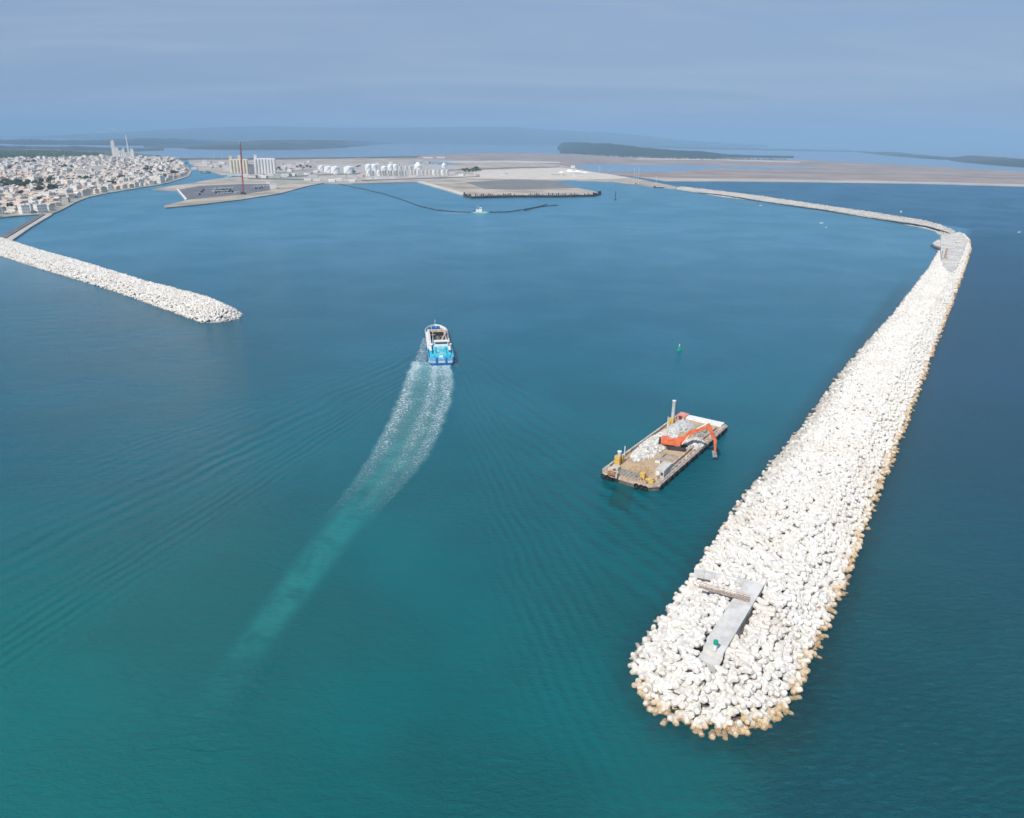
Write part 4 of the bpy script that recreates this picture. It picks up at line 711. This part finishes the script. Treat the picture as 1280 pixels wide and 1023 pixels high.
# trees
leafm=mat('foliage',(.035,.055,.022),.9,.4,.3,(.07,.085,.04),rnd=.3); bark=mat('bark',(.14,.11,.08),.9)
def treeV(n,sp,r):
    k=MB()
    for i in range(n):
        a=R_.uniform(0,2*PI); u=R_.uniform(-.55,1); q=R_.random()**.4; e=math.sqrt(max(0,1-u*u)); k.rock((sp*q*e*math.cos(a),sp*q*e*math.sin(a),6.2+2.9*q*u),r*R_.uniform(.6,1.2))
    return k
tr_=[]
for n_,sp,r in((46,3.6,1.0),(40,3.,1.1),(52,4.3,1.0)):
    t=thing('tree','x','tree'); treeV(n_,sp,r).build('crown',leafm,t); q=MB(); q.cyl((0,0,0),(0,0,4.4),.35,.22,6); q.bar((0,0,3.6),(1.4,.4,5.6),.2); q.bar((0,0,3.4),(-1.2,-.6,5.4),.2); q.build('trunk',bark,t); tr_.append(t)
tp=[]
for gi,(cx_,cy_,rx_,ry_) in enumerate(gaps):
    n_=int(4+rx_*ry_*.36)
    for i in range(n_):
        a=R_.uniform(0,2*PI); q=R_.random()**.5; tp.append((*G(cx_+rx_*q*math.cos(a),cy_+ry_*q*math.sin(a),1.6),1.6,'clump of dark trees between the houses of the town'))
for i in range(22): px=578+i*1.05+R_.uniform(-1,1); tp.append((*G(px,R_.uniform(213.5,217),1.85),1.85,'dark tree in the belt right of the storage tanks'))
for px,py in((346,214),(349,213),(372,211),(376,211),(380,211.5),(384,211),(388,212),(216,199),(220,200),(208,199),(450,209),(447,211),(443,218)): tp.append((*G(px,py,1.8),1.8,'dark tree on the port land around the silos and tanks'))
for i in range(95):
    j_=R_.randrange(len(Q)); tp.append((Q[j_][0]+8,Q[j_][1]+5,1.6,'single dark tree standing in a gap among the town houses'))
first=[True]*3; far_=[]
print('trees',len(tp))
for i,(x,y,z,lab) in enumerate(tp):
    k=i%3; s_=R_.uniform(.9,1.6); lb={'clump of dark trees between the houses of the town':'dark green tree in a leafy clump between the houses of the town'}.get(lab,lab); gp='trees: '+lb
    if i>=300: far_.append((x,y,z,s_)); continue
    if first[k]: t=tr_[k]; first[k]=False; t.location=(x,y,z)
    else: t=dup(tr_[k],(x,y,z),R_.uniform(0,6))
    t.scale=(s_,s_,s_*R_.uniform(.8,1.1)); t['label']=lb; t['group']=gp
# forest on the ridge and plain scrub masses
def forest(name,label,pts,n,hr,zf=lambda x,y:1.,sc=(5,11)):
    poly=GS(pts); P=np.array(poly); Qf=[]
    c=0
    while len(Qf)<n and c<60:
        q=NP.uniform(P.min(0),P.max(0),(n*3,2)); q=q[inpoly(q,poly)]; Qf+=list(q); c+=1
    Qf=np.array(Qf[:n]); T=np.concatenate([Qf,np.full((len(Qf),1),hr)],1); V,F=scatter(ic*np.array([1,1,.6]),icf,T,randrot(len(T)),NP.uniform(sc[0],sc[1],len(T))); return link(name,npmesh(name,V,F,leafm),kind='stuff',label=label)
forest('scrub','dark scrub and trees on the plain behind the town',[(-60,200.5),(0,200.3),(110,197.5),(130,193),(60,189.5),(-60,189.5)],2600,1.5)
forest('scrub','dark shore scrub along the foot of the wooded ridge',[(700,188),(780,196),(880,199),(980,199.8),(985,200.3),(880,199.8),(780,197),(700,192)],500,1.5,sc=(4,9))
# ------------------------------------------------------------------ cement works with chimney
x,y=G(152,199,1.6); s_=msc(x,y); CW=thing('cement_works','pale cement works with tall tower and slender chimney behind the town','factory',(x,y,1.6),-math.atan2(x,y)); cwm=mat('works_concrete',(.80,.76,.67),.9,.15,.01); cw2=mat('works_concrete_grey',(.62,.60,.56),.9,.15,.01)
for (a,b_,h_,m_) in((-9.5,-5.5,21,cwm),(-5.4,-2,13.5,cwm),(-2,2,10.5,cw2),(2.1,4.6,12.5,cwm),(4.7,11,8,cw2),(11.1,14.5,12,cwm)): MB().box(((a+b_)/2*s_,0,h_*s_/2),((b_-a)*s_,26,h_*s_)).build('tower',m_,CW)
MB().box((-7*s_,0,21.5*s_),(1.6*s_,10,1*s_)).build('tower_head',cwm,CW); MB().cyl((9*s_,-5,0),(9*s_,-5,28.5*s_),1.0*s_,.55*s_,12).build('chimney',cwm,CW); MB().box((-8*s_,-25,1.6*s_),(48*s_,30,3.2*s_)).build('long_shed',cw2,CW)
for i in range(4): MB().cyl(((-1+i*2.2)*s_,-20,0),((-1+i*2.2)*s_,-20,6*s_),.9*s_,.9*s_,12).build('storage_silo',cwm,CW)
sx_=x+9*s_; smk=MB()
for i in range(9): smk.rock((sx_-i*5.5-2,y-3,(29.5+i*.65)*s_+2+R_.uniform(-1,1)),3.+i*.9)
smm=bpy.data.materials.new('smoke'); smm.use_nodes=True; nt=smm.node_tree; nt.nodes.clear(); o=nt.nodes.new('ShaderNodeOutputMaterial'); v=nt.nodes.new('ShaderNodeVolumePrincipled'); v.inputs['Color'].default_value=(.95,.95,.95,1); v.inputs['Density'].default_value=.022; nt.links.new(v.outputs[0],o.inputs['Volume'])
smk.build('smoke',smm,kind='stuff',label='thin white smoke drifting left from the works chimney')
# ------------------------------------------------------------------ silos
def silo(label,px0,px1,py,hpx,m,ribs,headl):
    xa,ya=G((px0+px1)/2,py,1.6); s_=msc(xa,ya); r=thing('grain_silo',label,'silo',(xa,ya,1.6),-math.atan2(xa,ya)); w=(px1-px0)*s_; h_=hpx*s_
    MB().box((0,14,h_/2),(w,24,h_)).build('silo_block',m,r)
    for i in range(ribs): c_=-w/2+w*(i+.5)/ribs; MB().cyl((c_,2,0),(c_,2,h_-.6),w/ribs*.47,w/ribs*.47,14).build('silo_cell',m,r)
    MB().box((0,12,h_+1.2),(w*.98,12,2.4)).build('gallery',m,r)
    for u,hh in headl: MB().box((u*w,10,h_+hh*s_/2),(3.4*s_,10,hh*s_)).build('head_house',m,r)
    return r
silo('cream grain silo block with ribbed cells and two head houses behind the red crane',289,311,218,17,mat('silo_cream',(.72,.65,.51),.85,.12,.02),6,((-.42,4.5),(.05,5.5)))
silo('white grain silo block with ribbed cells right of the cream one',319.5,345,217,17,mat('silo_white',(.72,.71,.69),.85,.1,.02),7,((-.42,4.8),))
r,w,h,s_=bigbox('silo_annex','dark grey annex building between the cream and the white silos','building',315,218,6,12,18,mat('annex_grey',(.25,.26,.27),.9,.2,.03))
for px,py,w,h,dp,lab in((256,208.5,6,7.5,20,'white cube shaped store beside the channel mouth'),(272,209,12,4,24,'pale shed left of the silos'),(283,214,9,6,20,'reddish white workshop left of the silos'),(296,220,22,3,14,'low quay shed in front of the cream silo'),(249,206,10,2.6,24,'low red roofed store by the channel'),(352,213,9,3,20,'white shed right of the white silo'),(362,209,14,2.4,20,'long pale shed behind the port road'),(375,206,10,2,20,'far pale shed behind the port'),(341.5,236,7.5,5,16,'white site building at the right end of the storage quay'),(384.5,226,9,3.2,10,'white warehouse on the port shore, left one of the pair'),(395.5,226.5,9,3.4,10,'white warehouse on the port shore, right one of the pair'),(335,230,5,2,10,'small white office behind the storage quay'),(229,236,5.5,1.8,10,'long white hut on the sand behind the quay corner'),(365,219,14,1.4,10,'low greenish shed on the grassy port field'),(716,212.5,5,5,14,'white tower shaped works building on the salt heap area'),(535,198.5,12,1.8,30,'red roofed store on the far strip behind the tanks'),(551,198,10,1.6,30,'pale red works on the far strip behind the tanks')):
    bigbox('warehouse' if 'shed' in lab or 'warehouse' in lab else 'building',lab,'building',px,py,w,h,dp,mat('plain_white_cladding',(.70,.69,.67),.8,.1,.05),roofs[0] if ' red' in lab else mat('flat_roof_pale',(.62,.62,.6),.8,.1,.05))
# small sheds, parked trailers and roads between the big works
for pts in ([(350,222),(400,219),(450,217.5),(452,218.6),(400,220.4),(350,223.6)],[(452,226.3),(520,223.8),(600,221.3),(600,222.2),(520,225.),(452,227.5)],[(310,223.5),(345,224),(400,226),(400,227.2),(345,225.6),(310,225)],[(560,213),(640,210),(700,209),(700,209.9),(640,211),(560,214.2)]): land('port_road',pts,1.97,mat('road_asphalt',(.16,.155,.15),.9,.15,.05),'narrow asphalt road through the port')
sk=[]
for q,(a_,b_,c_,m_) in enumerate(((16,9,5,'plain_white_cladding'),(24,10,6,'works_concrete_grey'),(10,7,4,'tank_cream_clad'))):
    mm=MATS.get(m_) or mat(m_,(.56,.47,.38),.85,.15,.05); t=thing('port_shed',('small white port shed with a low pitched roof','long grey port shed with a low pitched roof','small tan port hut with a low pitched roof')[q]+' standing on the bare port ground','shed',(0,0,1.9),0,('small white port sheds','long grey port sheds','small tan port huts')[q])
    MB().box((0,0,c_/2),(a_,b_,c_)).build('wall',mm,t); k_=MB(); gable(k_,0,0,0,a_,b_,c_,1.4,0); k2=MB(); k2.add(k_.v[8:],[tuple(i-8 for i in f) for f in k_.f[6:]]); k2.build('roof',(roofs[2],mat('grey_sheet_roof',(.36,.36,.36),.8,.15,.1),roofs[0])[q],t); sk.append(t)
used=[0,0,0]
for (x0_,x1_,y0_,y1_,n_) in ((243,288,204,213,16),(350,398,203,213,16),(348,398,214,222,7),(452,560,203.5,208,14),(300,345,220,224,6),(405,455,220,228,9),(560,640,217,221,6),(690,745,213,222,8)):
    for i in range(n_):
        q=R_.randrange(3); x,y=G(R_.uniform(x0_,x1_),R_.uniform(y0_,y1_),1.9); rz_=R_.choice((0,.25,1.57,-.4))
        if not used[q]: used[q]=1; sk[q].location=(x,y,1.9); sk[q].rotation_euler=(0,0,rz_)
        else: dup(sk[q],(x,y,1.9),rz_)
# storage tanks
tk=None
def tank(px,py,wpx,hpx,m,label,grp,dome=.12):
    x,y=G(px,py,1.75); s_=msc(x,y); r=thing('storage_tank',label,'tank',(x,y,1.75),0,grp); R0=wpx*s_/2; h_=hpx*s_
    MB().cyl((0,0,0),(0,0,h_),R0,R0,20).build('shell',m,r); MB().cyl((0,0,h_),(0,0,h_+R0*dome*2),R0*1.01,R0*.1,20).build('roof',m,r); q=MB()
    for i in range(8): t=-2.2+i*.16; q.bar((R0*1.02*math.cos(t),R0*1.02*math.sin(t),h_*i/8),(R0*1.02*math.cos(t+.16),R0*1.02*math.sin(t+.16),h_*(i+1)/8),.5,.8)
    q.build('stair',grey,r)
tw=mat('tank_white',(.80,.82,.81),.5,.06,.03); tg=mat('tank_grey',(.42,.42,.42),.5,.1,.03); tb=mat('tank_cream',(.66,.62,.55),.6,.1,.03)
for px,py,w,h in((402,213.5,8,5.5),(411,215.5,11,6.5),(419.5,217,11,7.5),(436.5,217,13,7.5)): tank(px,py,w,h,tw,'large white storage tank in the left cluster, %s'%{402:'the smallest and leftmost',411:'second from the left',419.5:'third from the left',436.5:'set apart on the right'}[px],'large white tanks of the left cluster')
for px in(460.5,467.5,480,488,494): tank(px,213.5,8 if px<470 else 7,6.5 if px!=480 else 4.5,tw,'broad white storage tank in the back row of the middle tank farm','back row of broad white tanks',.2)
for i,px in enumerate((460.8,466,470,473.4,478,481.4,485,488.6,492,495.4,499,502.5,506)): w_=i in(0,3); tank(px,220.3,5.6 if w_ else 3.1,6.6,tw if w_ else (tg if i%2 else tb),('white broad' if w_ else 'slim grey' if i%2 else 'slim cream')+' storage tank in the front row of the middle tank farm','front row %s tanks'%('white' if w_ else 'grey' if i%2 else 'cream'),.1)
for px in(500.5,507.5,513): tank(px,212.5,4,4,tb,'small cream tank between the two tank farms','small cream tanks')
tank(522.5,211.8,9.5,4.5,tw,'white dome topped tank above the right tank row','dome tanks',.45); tank(555,210.,5.5,3.6,tw,'smaller white dome topped tank at the right end of the tank row','dome tanks',.5)
for i,px in enumerate((514,518,522.5,528,533,537.5,542.5,548,553.5,559)): tank(px,219.4,4.2 if i in(6,8) else 3.3,6.2,tw if i in(2,6,8) else tb,('white' if i in(2,6,8) else 'cream')+' slim storage tank in the right hand tank row','right row %s tanks'%('white' if i in(2,6,8) else 'cream'),.1)
for i,px in enumerate((461,470.5,476,482,491)): bigbox('low_shed','low white roofed shed in front of the middle tank farm','shed',px,224,(8,5.5,5,8,9)[i],1.8,12,mat('plain_white_cladding',(0,0,0)),group='low sheds in front of the tank farm')
bigbox('low_shed','low cream shed at the foot of the right tank row','shed',516,221,9,1.6,10,mat('plain_white_cladding',(0,0,0)))
# salt heap
k=MB()
for a,b_,r_,h_ in((712,215,22,9),(704,216,20,6),(722,215,20,6),(731,216,18,4)):
    x,y=G(a,b_,1.8); k.cyl((x,y,1.5),(x,y,1.5+h_),r_,3,14)
k.build('stock_heap',mat('white_stock',(.85,.83,.79),.95,.1,.05),kind='stuff',label='bright white stock heaps on the pale sand')
# quay goods
i_=0; cons=None
for row,(pa,pb_,ny) in enumerate((((268,237),(290,236),9),((266,240),(285,239.5),8),((274,243),(299,241.5),9),((318,234.5),(334,233.5),5))):
    for j in range(ny):
        t=j/(ny-1); x,y=G(pa[0]+(pb_[0]-pa[0])*t,pa[1]+(pb_[1]-pa[1])*t,2.)
        if cons is None:
            cons=thing('storage_container','white storage container in the rows on the asphalt quay','container',(x,y,2.),-.1,'white containers on the quay'); MB().box((0,0,1.3),(2.2,5.6,2.5)).build('shell',white,cons); MB().box((0,-2.85,1.3),(1.9,.1,2.2)).build('door',grey,cons)
        else: dup(cons,(x+R_.uniform(-.6,.6),y+R_.uniform(-3,3),2.),-.1+R_.uniform(-.1,.1))
vc=0
for px,py in((272,238.5),(275,238.6),(278,238.4),(281,238.6),(284,238.2),(287,238.4),(270,241.6),(274,241.2),(278,241.4),(282,241),(286,240.8),(290,240.5),(252,241),(254,238.5),(249,244),(325,236),(328,235.6),(320,236.4)):
    x,y=G(px,py,2.)
    if vc==0:
        vv=thing('parked_truck','dark parked truck between the container rows on the quay','truck',(x,y,2.),.2,'dark trucks on the quay'); MB().box((0,-.6,1.7),(2.4,5.4,2.2)).build('load_box',dgrey,vv); MB().box((0,2.9,1.4),(2.2,1.4,1.8)).build('cab',grey,vv)
        for yy in(-2.2,0,2.6): MB().cyl((-1.1,yy,.5),(1.1,yy,.5),.5,.5,10).build('wheel',black,vv)
        vc=1
    else: dup(vv,(x,y,2.),R_.uniform(0,3))
# ------------------------------------------------------------------ red crane
xb,yb=G(304.5,243,2.); s_=msc(xb,yb); CRN=thing('crawler_crane','very tall red lattice crane standing at the edge of the storage quay','crane',(xb,yb,2.))
for sx in(-1,1): MB().box((sx*3,0,.9),(1.3,8,1.6)).build('track',dgrey,CRN)
MB().box((0,-1.5,3.),(4.6,8.5,2.4)).build('house',red,CRN); MB().box((2.2,3,3.2),(1.4,2,2.2)).build('cab',white,CRN); MB().box((0,-6.5,3.2),(4.6,2.,2.6)).build('counterweight',dgrey,CRN)
Ht=61*s_; k=MB(); nb=26; lean=2.6*s_
def bx(t,i,j): w_=(1.1 if t>.04 else .7+t*16)*(1-max(0,t-.9)*6); return (lean*t+i*w_/2*1.15,1+j*w_/2*1.15,3+(Ht-3)*t)
for q in range(nb):
    t0,t1=q/nb,(q+1)/nb
    for i,j in((-1,-1),(1,-1),(1,1),(-1,1)): k.bar(bx(t0,i,j),bx(t1,i,j),.42)
    for (a,b_),(c_,d_) in (((-1,-1),(1,-1)),((1,-1),(1,1)),((1,1),(-1,1)),((-1,1),(-1,-1))):
        if q%2: k.bar(bx(t0,a,b_),bx(t1,c_,d_),.25)
        else: k.bar(bx(t0,c_,d_),bx(t1,a,b_),.25)
        k.bar(bx(t1,a,b_),bx(t1,c_,d_),.3)
k.build('lattice_boom',red,CRN); k=MB(); k.bar((lean,1,Ht),(lean-3.5,1,Ht-1.5),.7); k.bar((lean+3,1,Ht-2.),(lean-4,1,Ht-2.5),.4); k.build('boom_head',mat('crane_head_pink',(.65,.4,.38),.6),CRN)
for sx in(-.8,.8): MB().cyl((sx,-5,4.5),(lean+sx*.5,1,Ht-3),.12,.12,5).build('pendant_line',dgrey,CRN)
MB().cyl((lean-2.8,1,Ht-2),(lean-2.8,1,12),.1,.1,5).build('hoist_line',dgrey,CRN)
# slim masts / light towers on the port
for px,py,hp,lab in((269.5,216,22,'left of the silos'),(280,214,19,'just left of the silo workshop'),(328,225,9,'in front of the white silo'),(749,217,8,'on the pale shore strip'),(792,229,17,'on the breakwater root, left of the crane barge'),(820,231,9,'at the dark barge')):
    x,y=G(px,py,1.6); s_=msc(x,y); r=thing('lighting_mast','slim pale lighting mast %s'%lab,'mast',(x,y,1.6)); MB().cyl((0,0,0),(0,0,hp*s_),.5,.28,8).build('pole',mat('mast_grey',(.6,.62,.64),.5),r); MB().box((0,0,hp*s_),(3.2,1.,.8)).build('lamp_head',white,r)
# moored fishing boats
def boat(name,label,px,py,Lm,rz,hm2,sup,z=0.,mast=4,grp=None):
    x,y=G(px,py,z); r=thing(name,label,'boat',(x,y,0),rz,grp); w=Lm*.27; O=[(-Lm/2,-w/2),(Lm*.2,-w/2),(Lm*.42,-w*.28),(Lm/2,0),(Lm*.42,w*.28),(Lm*.2,w/2),(-Lm/2,w/2)]; h_=MB(); n=len(O); fb=Lm*.11+.3
    vs=[(a*.94,b_*.85,-.4) for a,b_ in O]+[(a,b_,fb+(.35*fb if a>Lm*.3 else 0)) for a,b_ in O]; h_.add(vs,[(i,(i+1)%n,n+(i+1)%n,n+i) for i in range(n)]); h_.build('hull',hm2,r); MB().prism(O,fb*.55,fb*.6).build('deck',sup,r)
    MB().box((-Lm*.12,0,fb*.6+Lm*.09),(Lm*.28,w*.62,Lm*.18)).build('cabin',sup,r); MB().box((-Lm*.12,0,fb*.6+Lm*.13),(Lm*.285,w*.64,Lm*.04)).build('window_band',glass,r)
    MB().cyl((-Lm*.05,0,fb),(-Lm*.05,0,fb+mast),.12,.07,6).build('mast',grey,r); return r
boat('fishing_boat','green and white fishing boat moored at the mouth of the port channel',257,217,26,.4,mat('green_hull',(.10,.35,.25),.5),white,mast=9)
boat('fishing_boat','small white boat moored beside the channel, left of two',287,221.2,11,.1,white,white); boat('fishing_boat','small white boat moored beside the channel, right of two',283.,222.2,9,.1,white,white)
for px,py,L_,rz,lab in((1126,265.5,9,1.2,'white motor boat on the open sea beyond the breakwater arm'),(951,257.5,6,.4,'small white boat in the basin near the far breakwater arm'),(1027,279.5,5.5,.1,'tiny white boat in the basin, the left one of a close pair'),(1033,285,4,.6,'tiny white boat in the basin, the right one of a close pair'),(1274,291,5,.5,'tiny white boat at the right edge on the open sea'),(155,258,1.,0,None)):
    if lab: boat('motor_boat',lab,px,py,L_,rz,white,white,mast=1.5)
# dredger
x,y=G(600,266.5); DR=thing('dredger','white and pale green dredging vessel on the floating pipeline in the basin','vessel',(x,y,0),0.02); s_=msc(x,y); pg=mat('pale_green_paint',(.42,.62,.55),.5,.2,.3)
O=[(-10.,-3.4),(8,-3.4),(11.5,-2.),(11.5,2.),(8,3.4),(-10,3.4)]; MB().prism(O,-.5,2.).build('hull',pg,DR); MB().box((-1.5,0,3.4),(9,5,2.8)).build('deckhouse',white,DR); MB().box((0.8,0,6.2),(4.4,4.6,2.8)).build('wheelhouse',white,DR); MB().box((.8,0,6.6),(4.5,4.7,.7)).build('window_band',glass,DR)
q=MB(); q.bar((-5,-1.5,2),(-3.6,0,11),.35); q.bar((-5,1.5,2),(-3.6,0,11),.35); q.bar((-3.6,0,11),(2,0,8),.2); q.build('gantry',pg,DR); q=MB(); q.bar((8.5,-1.6,2),(10.6,0,7),.4); q.bar((8.5,1.6,2),(10.6,0,7),.4); q.build('bow_gantry',grey,DR)
MB().bar((9.5,0,2.2),(15,0,-.6),.9,.9).build('suction_ladder',grey,DR); MB().box((-8,0,2.8),(3,4,1.6)).build('winch_house',dgrey,DR)
def pipe(label,pts,r=.75):
    P=GS(pts); k=MB()
    P2=np.array(P); d=np.r_[0,np.cumsum(np.linalg.norm(np.diff(P2,axis=0),axis=1))]; n=max(int(d[-1]/9),3); t=np.linspace(0,d[-1],n); X=np.interp(t,d,P2[:,0]); Y=np.interp(t,d,P2[:,1]); root=thing('floating_pipeline',label,'pipeline')
    k=MB(); fl=MB()
    for i in range(n-1):
        k.cyl((X[i],Y[i],.45),(X[i+1],Y[i+1],.45),r,r,8)
        if i%3==0: fl.cyl((X[i],Y[i],.45),(X[i]*.8+X[i+1]*.2,Y[i]*.8+Y[i+1]*.2,.45),r*1.7,r*1.7,8)
    k.build('pipe',dgrey,root); fl.build('floats',dgrey,root)
pipe('dark floating pipeline curving from the shore to the dredging vessel',[(425,231),(450,236),(480,243),(505,251),(525,258.5),(545,263),(565,265),(588,266)]); pipe('dark floating pipeline running right from the dredging vessel',[(612,266),(635,265.5),(655,262.5),(675,258.5),(684,256)]); pipe('short spare length of floating pipeline right of the vessel',[(656,264),(668,260.5),(680,258.5),(697,257)])
wl=ribbon('dredger_wake',GS([(585,266.6),(560,266.),(530,265.)]),GS([(585,267.8),(560,267.4),(530,266.6)]),.05,foam_mat('dredger_foam','bow'),kind='stuff',label='thin white wash line left of the dredging vessel')
# quay wall of dark piles
k=thing('pile_wall','long dark wall of steel tube piles along the front of the reclaimed land','quay wall'); PW=GS([(580,246.3),(590,248.6),(640,247.2),(700,247.2),(742,246.2),(751,243.5)]); P2=np.array(PW); d=np.r_[0,np.cumsum(np.linalg.norm(np.diff(P2,axis=0),axis=1))]; pm=mat('dark_pile_steel',(.07,.06,.065),.7,.3,.1)
for t in np.linspace(0,d[-1],96): X=float(np.interp(t,d,P2[:,0])); Y=float(np.interp(t,d,P2[:,1])); MB().cyl((X,Y,-1),(X,Y,R_.uniform(4.,8.5)),1.1,1.1,7).build('pile',pm,k)
q=MB()
for a,b_ in zip(PW,PW[1:]): q.bar((a[0],a[1]+1.4,1.8),(b_[0],b_[1]+1.4,1.8),1.2,4.4)
q.build('capping_beam',pm,k)
# barges and pole on the right of the basin
def flatb(label,px,py,L_,rz,mast):
    x,y=G(px,py); r=thing('deck_barge',label,'barge',(x,y,0),rz); MB().box((0,0,.8),(L_,11,2.6)).build('hull',pm,r); MB().box((-L_*.42,0,3.2),(L_*.12,6,2.4)).build('cabin',dgrey,r); MB().box((L_*.05,0,2.3),(L_*.7,7,.5)).build('cargo',rs,r)
    for u,h_ in mast: MB().cyl((u*L_,0,2),(u*L_,0,h_),.45,.3,8).build('mast',mat('mast_grey',(0,0,0)),r)
flatb('long dark flat barge against the breakwater root',825,235.2,30,-.15,()); flatb('short dark barge with a tall crane mast at the breakwater root',797.5,231.3,14,-.1,((.0,44),(-.35,30)))
x,y=G(769,250.5); r=thing('marker_pile','tall dark marker pile standing alone in the basin','pile',(x,y,0)); MB().cyl((0,0,-1),(0,0,15.5),.75,.6,10).build('pile',pm,r); MB().box((.4,0,.6),(4.,3.,1.6)).build('float',dgrey,r)
# green buoy
x,y=G(848.8,438.5); r=thing('navigation_buoy','green navigation buoy floating in the basin behind the barge','buoy',(x,y,0)); MB().cyl((0,0,-.5),(0,0,.7),1.1,1.1,14).build('float',green,r); q=MB()
for i in range(4): a=i*PI/2; q.bar((.7*math.cos(a),.7*math.sin(a),.7),(.35*math.cos(a),.35*math.sin(a),2.6),.14)
q.cyl((0,0,1.1),(0,0,2.4),.5,.4,10); q.build('tower',mat('green_light',(.03,.42,.30),.5),r); MB().cyl((0,0,2.6),(0,0,3.6),.28,.05,8).build('topmark',white,r)
# ------------------------------------------------------------------ haze
hz=MB().box((0,29500,300),(123000,62000,604)); hmn=bpy.data.materials.new('haze_air'); hmn.use_nodes=True; nt=hmn.node_tree; nt.nodes.clear(); o=nt.nodes.new('ShaderNodeOutputMaterial'); v=nt.nodes.new('ShaderNodeVolumePrincipled')
v.inputs['Color'].default_value=(.43,.71,1.,1); v.inputs['Density'].default_value=8.5e-5; v.inputs['Anisotropy'].default_value=-.1; nt.links.new(v.outputs[0],o.inputs['Volume'])
hz.build('haze',hmn,kind='stuff',label='pale blue haze over the sea and the far land')
# ------------------------------------------------------------------ render settings
S.view_settings.view_transform='Standard'; S.view_settings.look='None'; S.view_settings.exposure=.12; S.view_settings.gamma=1; S.view_settings.use_curve_mapping=False
cy=S.cycles; cy.max_bounces=5; cy.diffuse_bounces=2; cy.glossy_bounces=2; cy.volume_bounces=0; cy.transparent_max_bounces=12; cy.use_denoising=True; cy.denoiser='OPENIMAGEDENOISE'; cy.use_adaptive_sampling=False; cy.sample_clamp_indirect=4; cy.sample_clamp_direct=2.2
